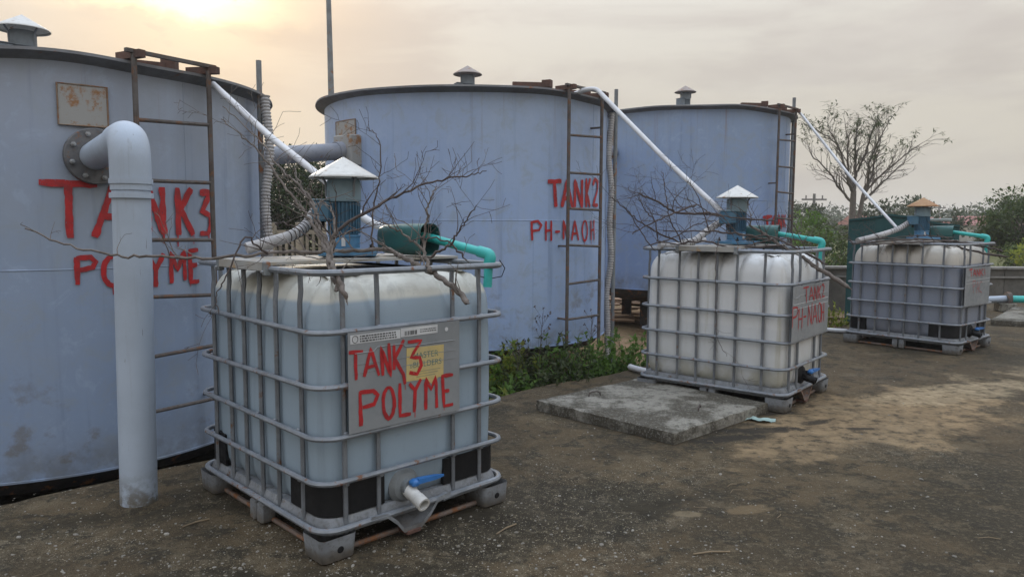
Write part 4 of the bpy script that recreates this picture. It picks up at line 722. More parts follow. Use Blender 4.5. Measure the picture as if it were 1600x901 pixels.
    # mounting plate across the top with folded edge
    m = MB().box((0, .035, PLATE_Z - .008), (1.05, .485, .012)).box((-.522, .035, PLATE_Z - .025), (.008, .485, .026)).box((.522, .035, PLATE_Z - .025), (.008, .485, .026))
    m.build('mounting_plate', M['mount'], T)
    for yy in (.263, -.205):
        MB().box((-.515, yy, 1.162), (.03, .026, .06), bev=.004).build('clamp', M['galv_dull'], T)
        MB().tube([(-.54, yy, 1.15), (-.49, yy, 1.15)], .006, 6).build('bolt', M['bolt'], T)
    return T
ibc(0, 'nearest grey plastic container in wire cage, lettered TANK3 POLYME', 'bottle0', True)
ibc(1, 'stained white plastic container in wire cage, lettered TANK2 PH-NAOH', 'bottle1', False)
ibc(2, 'farthest violet grey plastic container in wire cage with cream top', 'bottle2', True)

# ------------------------------------------------------------------ pump covers and cyan pipes
def cover(k, label):
    c = ibc_pt(k, .30, -.07, PLATE_Z + .083); T = empty('pump_cover', c, IBCS[k][2] - 1.32, label, 'cover', 'dark green pump covers')
    def sq(a, r): p = 3.2; return r / (abs(math.cos(a)) ** p + abs(math.sin(a)) ** p) ** (1 / p)
    Mx = Matrix.Rotation(R(90), 4, 'Y')
    MB().lathe([(.02, -.15), (.05, -.148), (.066, -.135), (.074, -.10), (.078, .0), (.080, .15), (.077, .15), (.074, .0), (.07, -.1), (.04, -.14), (.001, -.142)], 48, Mx, rf=lambda a, r, z: sq(a, r)).build('shell', M['cover'], T, angle=40)
    MB().lathe([(.045, -.1), (.045, .06), (.02, .07), (.001, .07)], 20, Mx).build('pump_body', M['black'], T)
    return T
cover(0, 'dark green open plastic cover beside the nearest motor')
cover(1, 'dark green open plastic cover half hidden by branches on the white container')
cover(2, 'dark green open plastic cover beside the rusty capped motor')
def bent(pts, rad, sub=6):
    """polyline with rounded corners"""
    P = [Vector(p) for p in pts]; out = [P[0]]
    for i in range(1, len(P) - 1):
        a, b, c = P[i - 1], P[i], P[i + 1]; d0 = (a - b); d1 = (c - b); r_ = min(rad, d0.length * .45, d1.length * .45); p0 = b + d0.normalized() * r_; p1 = b + d1.normalized() * r_
        for k in range(sub + 1): t = k / sub; out.append((1 - t) ** 2 * p0 + 2 * t * (1 - t) * b + t * t * p1)
    return out + [P[-1]]
for k, lab in enumerate(('cyan plastic pipe running from the nearest pump cover down into its container', 'cyan plastic pipe bent down into the stained white container', 'cyan plastic pipe bent down into the farthest container')):
    a = ibc_pt(k, .36, -.13, PLATE_Z + .10); b = ibc_pt(k, .462, -.515, (1.208, 1.225, 1.23)[k]); c = ibc_pt(k, .452, -.515, 1.05)
    T = empty('cyan_pipe', (0, 0, 0), 0, lab, 'pipe', 'cyan pipes on the containers')
    MB().tube([a, b], .0215, 14).build('pipe_run', M['cyan'], T)
    d = (b - a).normalized(); MB().tube(bent([b - d * .06, b + d * .012, c.lerp(b, .62)], .05, 8), .028, 16).build('elbow', M['cyan'], T)
    MB().tube([c.lerp(b, .75), c], .0215, 14).build('pipe_drop', M['cyan'], T)
    tz = ibc_pt(k, .5, -.52, 1.15)
    MB().tube([tz + Vector((.02, -.03, .03)), tz + Vector((.045, 0, -.01)), tz + Vector((.03, -.0, -.05)), tz + Vector((-.03, -.03, -.06)), tz + Vector((-.08, -.05, -.045))], .0025, 5).build('tie_wire', M['black'], T)

# ------------------------------------------------------------------ dosing pipes from the tank tops and pale hoses
labs = ('long white pipe slanting from the nearest tank top to the nearest container', 'long white pipe bent over the middle tank rim and slanting to the white container', 'long white pipe slanting from the farthest tank top to the farthest container')
for key, r_, lab in (('t1', .021, labs[0]), ('t2', .0225, labs[1]), ('t3', .0175, labs[2])):
    o = MB().tube(bent(PIPES[key], .12, 5), r_, 12).build('white_pipe', M['pvc_pale']); tag(o, lab, 'pipe', 'white pipes from the tank tops')
def hose(key, r_, lab):
    path = spline(PIPES[key], 8); T = empty('pale_hose', (0, 0, 0), 0, lab, 'hose', 'pale hoses on the containers')
    MB().tube(path, r_, 14).build('hose_body', M['hose'], T)
    n = len(path); w = MB(); pts = []
    for i in range(160):
        t = i / 159 * (n - 1) * .55; a = int(t); p = path[a].lerp(path[min(a + 1, n - 1)], t - a); d = (path[min(a + 1, n - 1)] - path[max(a - 1, 0)]).normalized(); u = d.cross(Vector((0, 0, 1))).normalized(); v = u.cross(d)
        ang = i * .42; pts.append(p + (u * math.cos(ang) + v * math.sin(ang)) * (r_ + .002))
    w.tube(pts, .0018, 4).build('binding_wire', M['black'], T)
hose('h1', .027, 'pale hose wound with wire left of the nearest motor')
hose('h2', .027, 'pale hose wound with wire left of the white container motor')
hose('h3', .03, 'grey hose drooping left from the rusty capped motor')
MB_ = MB().tube([ibc_pt(1, -.35, .30, 1.215), ibc_pt(1, .1, .33, 1.225)], .022, 10)
tag(MB_.build('pipe_offcut', M['pvc_pale']), 'short white pipe offcut lying behind the white container motor', 'pipe')

# ------------------------------------------------------------------ grey standpipe with elbow and flange (left)
def standpipe():
    T = empty('standpipe', (-1.80, 3.43, 0), 0, 'thick pale grey pipe rising from the ground and bending into the nearest tank', 'pipe')
    cx, cy, Rw, zb = TANKS[0]; o = Vector((-1.80, 3.43, 0)); r_ = .082
    fa = R(-49.8); fl = Vector((cx + Rw * math.cos(fa), cy + Rw * math.sin(fa), zb + 1.92)) - o; nrm = Vector((math.cos(fa), math.sin(fa), 0))
    top = 1.77 - .0
    base = Vector((.006, 0, -.02)); head = Vector((.03, .0, fl.z))
    MB().tube([base, Vector((.02, 0, fl.z * .5)), Vector((.03, 0, fl.z - .19))], [r_, r_, r_], 40).build('riser', M['pvc'], T)
    d = (fl - head); d.z = 0; d.normalize()
    path = bent([Vector((.03, 0, fl.z - .24)), head, head + d * .24], .17, 10)
    MB().tube(path, r_ + .006, 40).build('elbow', M['pvc'], T)
    for q in (.20, .265): MB().tube([Vector((.03, 0, fl.z - q - .012)), Vector((.03, 0, fl.z - q + .012))], r_ + .011, 40).build('socket_band', M['pvc'], T)
    MB().tube([head + d * .15, Vector((fl.x, fl.y, fl.z)) - nrm * .02], r_ - .002, 36).build('stub', M['pvc'], T)
    q = nrm.to_track_quat('Z', 'Y').to_matrix().to_4x4(); mf = Matrix.Translation(fl) @ q
    f = MB().lathe([(r_ - .01, .07), (.16, .07), (.165, .066), (.165, .02), (.16, .016), (r_ - .01, .016)], 40, mf).build('flange', M['flange'], T)
    MB().lathe([(r_ - .01, -.03), (r_ + .01, -.03), (r_ + .01, .02)], 32, mf).build('nozzle', M['flange'], T)
    for k in range(8):
        a = k * math.tau / 8 + .3; MB().lathe([(.015, .07), (.015, .086), (.008, .088), (.008, .105)], 6, mf @ Matrix.Translation((.131 * math.cos(a), .131 * math.sin(a), 0)), cap1=True).build('bolt', M['bolt'], f)
    col_ = MB().lathe([(.20, -.012), (.16, .006), (.12, .018), (.08, .024)], 48, Matrix.Translation(base + Vector((0, 0, .01))), rf=lambda a, r, z: r * (1 + .18 * mnoise.noise(Vector((math.cos(a) * 2.2, math.sin(a) * 2.2, z * 30)))) if r > .1 else r)
    col_.build('mortar_collar', M['slab'], T, angle=60)
standpipe()
# overflow pipes between the tanks
def link_pipe(a, b, r_, lab):
    T = empty('connecting_pipe', (0, 0, 0), 0, lab, 'pipe', 'grey pipes joining the tanks')
    a = Vector(a); b = Vector(b); d = (b - a).normalized(); MB().tube([a, b], r_, 24).build('pipe_body', M['link'], T)
    MB().tube([b - d * .10, b + d * .02], r_ + .012, 24).build('pipe_sleeve', M['link'], T)
def tank_pt(i, a, z, lift=0): cx, cy, Rw, zb = TANKS[i]; return Vector((cx + (Rw + lift) * math.cos(R(a)), cy + (Rw + lift) * math.sin(R(a)), zb + z))
link_pipe(tank_pt(0, 38, 2.10, -.05), tank_pt(1, -133, 1.925, .09), .082, 'grey pipe joining the nearest and middle tanks high up')
link_pipe(tank_pt(1, 40, 2.05, -.05), tank_pt(2, -138, 1.92, .05), .082, 'grey pipe joining the middle and farthest tanks high up')
for i, a in ((1, -132.5),):
    T = empty('pipe_box', tank_pt(i, a, 1.93, .05), R(a), 'pale rust stained pipe box on the left side of the middle tank', 'pipe box')
    MB().box((0, 0, .0), (.14, .30, .30), bev=.01).build('box_body', M['patch'], T)
    MB().box((.0, -.0, -.27), (.10, .20, .24), bev=.01).build('box_neck', M['pvc'], T)

# ------------------------------------------------------------------ conduit poles with ribbed hoses, lamp post
def pole(top, bot_z, r_, lab, hose_side, hl):
    x, y, z = top; o = MB().tube([(x, y, bot_z), (x, y, z)], r_, 10).build('conduit_pole', M['galv_dull']); tag(o, lab, 'pole', 'steel poles beside the tanks')
    if hl is None: return
    T = empty('ribbed_hose', (x, y, bot_z), 0, hl, 'hose', 'ribbed hoses beside the tanks')
    pts = []; rr = []
    n = 420; H = z - bot_z - .28
    for i in range(n):
        t = i / (n - 1); wob = .012 * math.sin(t * 9) + .012 * math.sin(t * 23 + 1)
        pts.append((hose_side * (.055 + wob) - hose_side * max(0, .12 - t) * .25, -.03 + .02 * math.sin(t * 7), H * t + .02)); rr.append(.032 + (.004 if (i // 2) % 2 else -.003))
    MB().tube(pts, rr, 12).build('hose_body', M['hose'], T, angle=80)
p1 = MISC['pole1']; p2 = MISC['pole2']; p3 = MISC['pole3']; lp = MISC['lamp']
pole(p1, -.35, .02, 'thin steel pole at the right side of the nearest tank', 1, 'ribbed grey hose hanging beside the nearest tank')
pole(p2, -.3, .022, 'thin steel pole between the middle and farthest tanks', -1, 'ribbed grey hose hanging between the middle and farthest tanks')
pole(p3, -.2, .026, 'thin rusty steel pole at the right side of the farthest tank', 1, None)
o = MB().tube([(p3[0] - .14, p3[1] - .05, -.2), (p3[0] - .14, p3[1] - .05, p3[2] - .25)], .016, 8).build('conduit_pole', M['galv_dull']); tag(o, 'thinner steel pole behind the ladder of the farthest tank', 'pole', 'steel poles beside the tanks')
T = empty('lamp_post', (lp[0], lp[1], -.2), 0, 'tall slim grey post rising behind the middle tank into the sky', 'post')
MB().tube([(0, 0, 0), (0, 0, 4.0), (-.05, 0, 8.5)], [.085, .07, .045], 14).build('shaft', M['galv_dull'], T)
MB().tube([(-.05, 0, 8.4), (.2, -.1, 8.9), (1.0, -.5, 9.1)], .03, 10).build('arm', M['galv_dull'], T)
MB().box((1.2, -.6, 9.1), (.55, .2, .1), -.46, bev=.03).build('lamp_head', M['galv_dull'], T)

# ------------------------------------------------------------------ cover slab and yard odds and ends
def cover_slab(name, corners, h, seed, label, n=60):
    a, b, c, d = [Vector(p) for p in corners]; V = []; F = []; m = MB()
    def pt(u, v): return a.lerp(b, u).lerp(d.lerp(c, u), v)
    def edge(u, v):
        return min(u, 1 - u, v, 1 - v)
    W = n + 1
    cen = pt(.5, .5)
    for j in range(W):
        for i in range(W):
            u, v = i / n, j / n; p = pt(u, v); e = edge(u, v); z = h + .006 * mnoise.noise(p * 4 + Vector((seed, 0, 0))) + .004 * mnoise.noise(p * 17)
            if e < .001:
                z -= .003 + .008 * abs(mnoise.noise(p * 9)); p = p + (cen - p).normalized() * (.002 + .004 * mnoise.noise(p * 7))
            V.append((p.x, p.y, z))
    F = [(j * W + i, j * W + i + 1, (j + 1) * W + i + 1, (j + 1) * W + i) for j in range(n) for i in range(n)]
    border = [(i, 0) for i in range(n)] + [(n, j) for j in range(n)] + [(i, n) for i in range(n, 0, -1)] + [(0, j) for j in range(n, 0, -1)]
    o = len(V); L = len(border); lv = 4
    for k in range(1, lv + 1):
        for (i, j) in border:
            p = Vector(V[j * W + i]); t = k / lv; out = (p - cen); out.z = 0; out.normalize()
            q = p + out * (.002 * math.sin(t * 3) + .005 * mnoise.noise(p * 11 + Vector((0, 0, k)))); V.append((q.x, q.y, p.z * (1 - t) + .003 * t if k < lv else .002))
    top = [j * W + i for i, j in border]; prev = top
    for k in range(lv):
        cur = [o + k * L + q for q in range(L)]
        F += [(prev[q], cur[q], cur[(q + 1) % L], prev[(q + 1) % L]) for q in range(L)]; prev = cur
    ob = m.add(V, F).build(name, M['cover_slab'], angle=55); tag(ob, label, 'slab'); return ob
s0 = cover_slab('cover_slab', ((.18, 5.24, 0), (1.0, 4.41, 0), (1.85, 5.19, 0), (1.075, 6.05, 0)), .078, 1, 'pitted square concrete cover slab lying before the white container')
cover_slab('cover_slab', ((6.55, 9.95, 0), (7.6, 9.35, 0), (9.2, 10.9, 0), (8.0, 11.6, 0)), .08, 5, 'dark concrete cover slab at the right edge beyond the farthest container')
for (px, py, a, lab) in ((.62, 5.38, .4, 'left'), (1.30, 4.98, 1.2, 'right')):
    o = MB().tube([(-.05, 0, -.01), (-.045, 0, .022), (-.02, 0, .032), (.02, 0, .032), (.045, 0, .022), (.05, 0, -.01)], .005, 6).build('lifting_loop', M['bark_dark']); o.parent = s0; o.location = (px, py, .078); o.rotation_euler = (0, 0, a)
m = MB(); sr = random.Random(9); V = []; 
for j in range(5):
    for i in range(9): V.append((i * .026 - .1 + sr.uniform(-.006, .006), j * .022 - .05 + .02 * math.sin(i), .006 + .02 * abs(math.sin(i * .9 + j * .7)) * (1 - abs(i - 4) / 6)))
m.add(V, [(j * 9 + i, j * 9 + i + 1, (j + 1) * 9 + i + 1, (j + 1) * 9 + i) for j in range(4) for i in range(8)])
o = m.build('plastic_scrap', M['scrap'], angle=80); o.location = (1.72, 4.99, 0); o.rotation_euler = (0, 0, -.3); tag(o, 'small pale green plastic scrap at the corner of the cover slab', 'litter')
o = MB().tube(spline([(1.10, 6.72, .035), (1.16, 6.60, .035), (1.28, 6.45, .033), (1.5, 6.3, .033)], 5), .028, 12).build('ground_pipe', M['pvc_pale']); tag(o, 'white pipe end lying on the ground left of the white container', 'pipe')
o = MB().tube(spline([(3.55, 9.35, .03), (3.9, 9.28, .03), (4.2, 9.12, .03), (4.5, 9.05, .03)], 5), .028, 12).build('ground_pipe', M['pvc_pale']); tag(o, 'white pipe lying on the ground left of the farthest container', 'pipe')
# delivery pipe at right edge
T = empty('delivery_pipe', (7.8, 11.6, 0), -.2, 'thick cyan pipe with rusty flange leaving the picture at the right edge', 'pipe')
MB().tube([(.12, 0, .20), (2.6, .0, .20)], .055, 18).build('cyan_run', M['cyan'], T)
MB().tube([(-.45, .05, .17), (-.2, .0, .18), (.05, 0, .20)], .055, 18).build('grey_run', M['pvc'], T)
MB().lathe([(.05, -.03), (.11, -.03), (.11, .03), (.05, .03)], 24, Matrix.Translation((.08, 0, .2)) @ Matrix.Rotation(R(90), 4, 'Y')).build('flange', M['rust'], T)
MB().box((.05, 0, .07), (.25, .22, .14), .1, bev=.015).build('support_block', M['cover_slab'], T)

# grit and straw
def pebbles():
    rr = random.Random(21); m = MB()
    ico = [(0, 0, 1), (.89, 0, .45), (.28, .85, .45), (-.72, .53, .45), (-.72, -.53, .45), (.28, -.85, .45), (.72, .53, -.3), (-.28, .85, -.3), (-.89, 0, -.3), (-.28, -.85, -.3), (.72, -.53, -.3)]
    fc = [(0, 1, 2), (0, 2, 3), (0, 3, 4), (0, 4, 5), (0, 5, 1), (1, 6, 2), (2, 6, 7), (2, 7, 3), (3, 7, 8), (3, 8, 4), (4, 8, 9), (4, 9, 5), (5, 9, 10), (5, 10, 1), (1, 10, 6)]
    cl = [(-.95, 2.95, .45, 700), (.1, 2.9, .7, 1100), (-1.9, 2.9, .5, 450), (.5, 3.6, .9, 700), (-.2, 2.4, .8, 600), (-1.5, 3.6, .6, 250), (1.6, 3.2, 1.2, 350), (.3, 5.0, .8, 220), (-2.2, 3.5, .5, 150), (3, 4.6, 1.6, 260), (4.5, 7, 2.0, 200)]
    for cx, cy, s, n in cl:
        for _ in range(n):
            x = cx + rr.gauss(0, s); y = cy + rr.gauss(0, s * .6)
            if (Vector((x, y, 0)) - E0).dot(en) > -.04 or y < 1.2: continue
            r_ = min(.011, .0014 + rr.expovariate(1 / .0016)); q = Matrix.Translation((x, y, r_ * .22)) @ Matrix.Rotation(rr.uniform(0, 6.3), 4, 'Z')
            sx, sy, sz = rr.uniform(.8, 1.5), rr.uniform(.6, 1.1), rr.uniform(.4, .8)
            m.add([q @ Vector((a * r_ * sx * rr.uniform(.8, 1.2), b * r_ * sy, c * r_ * sz)) for a, b, c in ico], fc)
    tag(m.build('grit', M['pebble'], angle=20), 'pale grit and crumbs scattered over the concrete yard', 'grit', kind='stuff')
pebbles()
def straws():
    rr = random.Random(5); m = MB()
    for _ in range(80):
        x, y = rr.uniform(-2.2, 5), rr.uniform(2.0, 6.5)
        if (Vector((x, y, 0)) - E0).dot(en) > -.05: continue
        L = rr.uniform(.02, .10); a = rr.uniform(0, 6.3); d = Vector((math.cos(a), math.sin(a), 0)); p = Vector((x, y, .004)); b = Vector((-d.y, d.x, 0)) * rr.uniform(-.02, .02)
        m.tube([p - d * L / 2, p + b + Vector((0, 0, .004)), p + d * L / 2], rr.uniform(.0008, .002), 4)
    tag(m.build('dry_straw', M['straw']), 'dry straw and twig bits scattered over the concrete yard', 'straw', kind='stuff')
straws()
for k, (x, y, a, L, lab) in enumerate(((1.18 - .35, 2.92, .15, .16, 'thin reddish stick lying on the yard in the foreground'), (-.02, 3.15, .9, .14, 'thin pale stick lying on the yard beside the nearest container'), (-1.42, 3.2, .8, .12, 'thin white stick on the yard left of the nearest container'))):
    d = Vector((math.cos(a), math.sin(a), 0)) * L / 2; o = MB().tube([-d, Vector((0, .004, .004)), d], .0035, 6).build('stick', M['straw']); o.location = (x, y, .005); tag(o, lab, 'stick')

# ------------------------------------------------------------------ dead branches on the containers
def grow(m, p, d, L, r_, depth, rr, sides):
    n = max(3, int(L / .035)); pts = [p.copy()]; d = d.normalized(); q = p.copy(); kinks = []
    for i in range(n):
        d = (d + Vector((rr.gauss(0, .16), rr.gauss(0, .16), rr.gauss(0, .13)))).normalized(); q = q + d * (L / n); pts.append(q.copy())
        if depth > 0 and rr.random() < .45: kinks.append((q.copy(), d.copy(), i / n))
    m.tube(pts, [max(.0009, r_ * (1 - .75 * i / n)) for i in range(n + 1)], sides)
    for (kp, kd, t) in kinks:
        a = kd.cross(Vector((rr.gauss(0, 1), rr.gauss(0, 1), rr.gauss(0, 1)))).normalized(); grow(m, kp, (kd * .6 + a * .8), L * rr.uniform(.3, .6) * (1 - t * .4), r_ * .55 * (1 - .4 * t), depth - 1, rr, 4)
def branch(pts, ra, rb, tw, label, seed, mat, group):
    rr = random.Random(seed); path = spline(pts, 7); n = len(path); m = MB()
    path = [p + Vector((rr.gauss(0, 1), rr.gauss(0, 1), rr.gauss(0, 1))) * .0035 for p in path]
    rad = [.82 * (ra + (rb - ra) * i / (n - 1)) * (1 + .16 * mnoise.noise(Vector((i * .7, seed, 0)))) for i in range(n)]
    big = 0 if ra > rb else n - 1
    rad[big] *= .3; rad[1 if big == 0 else n - 2] *= .8                # splintered cut end
    m.tube(path, rad, 8)
    for q in range(3):
        e = path[big]; bk_ = (path[big] - path[1 if big == 0 else n - 2]).normalized(); m.tube([e - bk_ * .01, e + bk_ * rr.uniform(.008, .03) + rv(rr) * .006], [max(ra, rb) * .35, .0008], 4)
    for i in range(3, n - 2, 6):                                   # knots
        if rr.random() < .5: m.tube([path[i], path[i] + Vector((rr.gauss(0, 1), rr.gauss(0, 1), rr.gauss(0, 1))).normalized() * rad[i] * 1.9], [rad[i] * .7, rad[i] * .35], 5)
    thin0 = ra < rb
    for _ in range(int(tw * 1.25)):
        t = rr.random() ** (1.4 if thin0 else .75); i = min(n - 2, max(1, int(t * n))); d = path[i + 1] - path[i - 1]
        if thin0: d = -d
        d.normalize(); s = d.cross(Vector((rr.gauss(0, 1), rr.gauss(0, 1), rr.gauss(0, 1)))).normalized()
        if s.z < -.2 and rr.random() < .8: s.z = -s.z
        grow(m, path[i], d * .7 + s * .9, rr.uniform(.07, .26) * (1.5 if group[0] == 'b' and seed > 100 else 1.0), min(rad[i] * .5, .0042), 2 if rr.random() < .4 else 1, rr, 4)
    o = m.build('dead_branch', mat, angle=70); tag(o, label, 'branch', group); return o
for k, (lst, grp) in enumerate(zip(BR, ('branches on the nearest container', 'branches on the white container', 'branches on the farthest container'))):
    for j, (pts, ra, rb, tw, lab) in enumerate(lst):
        pale = k == 0 and j in (1, 2, 3, 5, 6)
        branch(pts, ra, rb, tw, lab, k * 100 + j + 3, M['bark_dead'] if pale or (k == 1 and j == 8) or (k == 0 and j in (0, 10)) else M['bark_dark'], grp)

# ------------------------------------------------------------------ plants
def leaf(m, p, d, up, L, w, fold=.25):
    d = d.normalized(); s = d.cross(up)
    if s.length < 1e-4: s = Vector((1, 0, 0))
    s.normalize(); nn = s.cross(d)
    m.add([p, p + d * L * .45 + s * w + nn * fold * w, p + d * L, p + d * L * .45 - s * w + nn * fold * w, p + d * L * .5], [(0, 1, 4), (1, 2, 4), (2, 3, 4), (3, 0, 4)])
def weed(loc, h, n_st, mat, seed, lab, grp, L=.05, spread=.16):
    rr = random.Random(seed); T = empty('weed', loc, 0, lab, 'weed', grp); st = MB(); lf = MB()
    for _ in range(n_st):
        d = Vector((rr.gauss(0, .45), rr.gauss(0, .45), 1)).normalized(); p = Vector((rr.gauss(0, spread * .5), rr.gauss(0, spread * .5), -.03)); H = h * rr.uniform(.5, 1.1); pts = [p.copy()]
        for i in range(6): d = (d + Vector((rr.gauss(0, .14), rr.gauss(0, .14), .02))).normalized(); p = p + d * H / 6; pts.append(p.copy())
        st.tube(pts, [.004 * (1 - i / 9) for i in range(7)], 4)
        for i in range(1, 7):
            for _ in range(4): dd = rv(rr, .35); leaf(lf, pts[i], dd, Vector((0, 0, 1)), L * rr.uniform(.6, 1.3), L * rr.uniform(.2, .34))
    st.build('stem', M['leaf_fern'], T); lf.build('foliage', mat, T, smooth=False); return T
wr = random.Random(77); wi = 0
def edge_pt(s, d): p = E0 + eu * s + en * d; return Vector((p.x, p.y, 0))
for s, d, h, mt, L in [(-.12, .16, .30, 'leaf_weed', .06), (-.05, .38, .40, 'leaf_weed', .055), (.10, .55, .42, 'leaf_yellow', .06), (.12, .22, .28, 'leaf_weed', .05), (.28, .75, .42, 'leaf_yellow', .06), (.32, .38, .42, 'leaf_weed', .055), (.45, .22, .40, 'leaf_fern', .04), (.52, .58, .46, 'leaf_weed', .05),
      (.62, .30, .48, 'leaf_fern', .035), (.74, .45, .50, 'leaf_fern', .035), (.82, .22, .42, 'leaf_fern', .035), (.92, .52, .48, 'leaf_fern', .04), (1.0, .28, .42, 'leaf_weed', .05), (1.12, .42, .46, 'leaf_fern', .04), (1.25, .26, .36, 'leaf_weed', .045), (1.36, .46, .42, 'leaf_weed', .05), (1.5, .3, .38, 'leaf_weed', .045), (1.66, .42, .38, 'leaf_weed', .05), (.05, .95, .36, 'leaf_yellow', .06), (.5, 1.0, .4, 'leaf_yellow', .06), (.82, .85, .4, 'leaf_yellow', .055), (-.3, .75, .36, 'leaf_weed', .06), (1.85, .5, .4, 'leaf_weed', .05), (2.1, .4, .36, 'leaf_weed', .05)]:
    p = edge_pt(s, d); p.z = terrain_z(p.x, p.y) + .02
    lab = {'leaf_weed': 'leafy green weed beside the middle tank', 'leaf_yellow': 'yellow green weed growing under the edge of the middle tank', 'leaf_fern': 'dull feathery weed at the foot of the middle tank ladder'}[mt]
    weed(p, (h * 1.25 + .06) * (.72 if s < .4 else 1), 17, M[mt], wi + 300, lab, 'weeds by the middle tank: ' + mt[5:], L * 1.35, .24); wi += 1
for s, d, h in ((-2.35, .22, .34), (-2.2, .35, .32)):
    p = edge_pt(s, d); p.z = terrain_z(p.x, p.y) + .02
    weed(p, h, 4, M['leaf_weed'], wi + 300, 'small leafy weed between the standpipe and the nearest container', 'weeds behind the standpipe', .05); wi += 1
for s, d in ((-3.5, .22), (-3.3, .3), (-3.1, .18), (-2.9, .25)):
    p = edge_pt(s, d); p.z = terrain_z(p.x, p.y); weed(p, .16, 4, M['leaf_fern'], wi + 300, 'low dark weed in the gap below the nearest tank', 'weeds below the nearest tank', .035); wi += 1
weed(Vector((4.36, 9.95, -.05)), .36, 16, M['leaf_yellow'], 555, 'bright green bushy weed left of the farthest container', None, .06, .3)
# dried flower stalks standing against the tank
for k, (s, d, h) in enumerate(((.62, .35, .88), (.30, .3, .66), (1.28, .35, .78))):
    rr = random.Random(k + 60); p = edge_pt(s, d); p.z = terrain_z(p.x, p.y); T = empty('dry_stalk', p, 0, ('tall dry weed stalk standing before the middle tank ladder', 'short dry weed stalk left of the middle tank ladder', 'dry weed stalk right of the ribbed hose')[k], 'weed', None)
    m = MB(); m.tube([(0, 0, 0), (.02, 0, h * .5), (.05, 0, h)], [.004, .003, .002], 5)
    for j in range(14):
        a = rr.uniform(0, 6.3); z = h * rr.uniform(.75, 1); e = Vector((.045 + .07 * math.cos(a), .07 * math.sin(a), z + .05)); m.tube([(.045 * z / h, 0, z - .05), e], .0012, 3)
        for _ in range(5): leaf(m, e, rv(rr), Vector((0, 0, 1)), .022, .008)
    m.build('stalk', M['bark_dark'], T)

def sprout(m, lf, p, d, L, r_, depth, rr, leafy):
    n = max(3, int(L / .10)); pts = [p.copy()]; q = p.copy(); d = d.normalized(); side = []
    for i in range(n):
        d = (d + Vector((rr.gauss(0, .13), rr.gauss(0, .13), rr.gauss(.035, .09)))).normalized(); q = q + d * (L / n); pts.append(q.copy())
        if depth > 0 and (i > 0 or depth < 2) and rr.random() < .52: side.append((q.copy(), d.copy(), (i + 1) / n))
    m.tube(pts, [max(.0042, r_ * (1 - .7 * i / n)) for i in range(n + 1)], 5 if r_ > .012 else 3)
    for sp, sd, t in side:
        a = sd.cross(Vector((rr.gauss(0, 1), rr.gauss(0, 1), rr.gauss(0, 1)))).normalized(); sprout(m, lf, sp, sd * .85 + a * .6 + Vector((0, 0, .12)), L * rr.uniform(.38, .65) * (1.1 - .35 * t), r_ * .6 * (1 - .35 * t), depth - 1, rr, leafy)
    if depth == 0 and rr.random() < leafy(q):
        for _ in range(rr.randint(4, 9)):
            dd = rv(rr); dd.z *= .35; leaf(lf, q + rv(rr) * .05, dd + Vector((0, 0, -.12)), Vector((0, 0, 1)), rr.uniform(.10, .20), rr.uniform(.012, .024))
def bare_tree():
    rr = random.Random(14); T = empty('bare_tree', (10.15, 22, -.3), 0, 'nearly leafless tree with fine spreading branches behind the green housing', 'tree')
    m = MB(); m2 = MB(); lf = MB(); lv = lambda q: .95 if q.z > 4.3 else .40 if q.z > 3.6 else .06
    W = lambda pts, y0=0.0, y1=0.0: [Vector(((x - 310) * (.0049 if x < 310 else .0039), y0 + (y1 - y0) * i / (len(pts) - 1), (640 - z) * .00576 + 1.75)) for i, (x, z) in enumerate(pts)]
    m.tube([Vector((0, 0, 0)), Vector((.02, 0, .9))] + W([(310, 640), (311, 560), (312, 480)]), [.13, .12, .10, .09, .08], 9)
    m2.tube([Vector((.18, .1, 0)), Vector((.28, .1, .9))] + W([(365, 640), (385, 570), (400, 500)], .1, .1), [.10, .09, .075, .065, .06], 8)
    limbs = [([(312, 485), (262, 440), (240, 340), (215, 215)], .055, 0, -.5), ([(312, 480), (332, 400), (336, 300), (342, 190)], .06, 0, .3), ([(311, 540), (240, 470), (170, 372), (75, 290)], .045, 0, .4), ([(312, 490), (275, 350), (235, 230), (150, 165)], .042, 0, .7),
             ([(400, 500), (418, 410), (408, 320), (470, 200)], .05, .1, -.3), ([(398, 530), (500, 470), (600, 408), (735, 325)], .042, .1, .3), ([(402, 495), (480, 390), (520, 300), (575, 210)], .045, .1, .6), ([(402, 500), (470, 420), (560, 350), (670, 270)], .04, .1, -.6), ([(335, 400), (385, 300), (420, 180), (440, 130)], .035, .1, -.2), ([(240, 400), (200, 300), (150, 230), (90, 160)], .03, -.2, -.5)]
    for pts, r_, y0, y1 in limbs:
        P = spline(W(pts, y0, y1), 6); n = len(P); tgt = m2 if pts[0][0] > 380 else m
        P = [p + rv(rr) * .02 if i else p for i, p in enumerate(P)]; tgt.tube(P, [r_ * (1 - .72 * i / n) for i in range(n)], 6)
        for i in range(3, n):
            for _ in range(1):
                d = (P[i] - P[i - 1]).normalized(); a = d.cross(rv(rr)).normalized(); sprout(tgt, lf, P[i], d * .8 + a * .65 + Vector((0, 0, .2)), rr.uniform(.45, .8) * (1.15 - .4 * i / n), r_ * .42 * (1 - .5 * i / n), 2, rr, lv)
        sprout(tgt, lf, P[-1], P[-1] - P[-2], .6, r_ * .3, 2, rr, lv)
    m.build('trunk', M['bark_tree'], T, angle=70); m2.build('side_stem', M['bark_tree'], T, angle=70); lf.build('crown', M['leaf_bare'], T, smooth=False)
bare_tree()
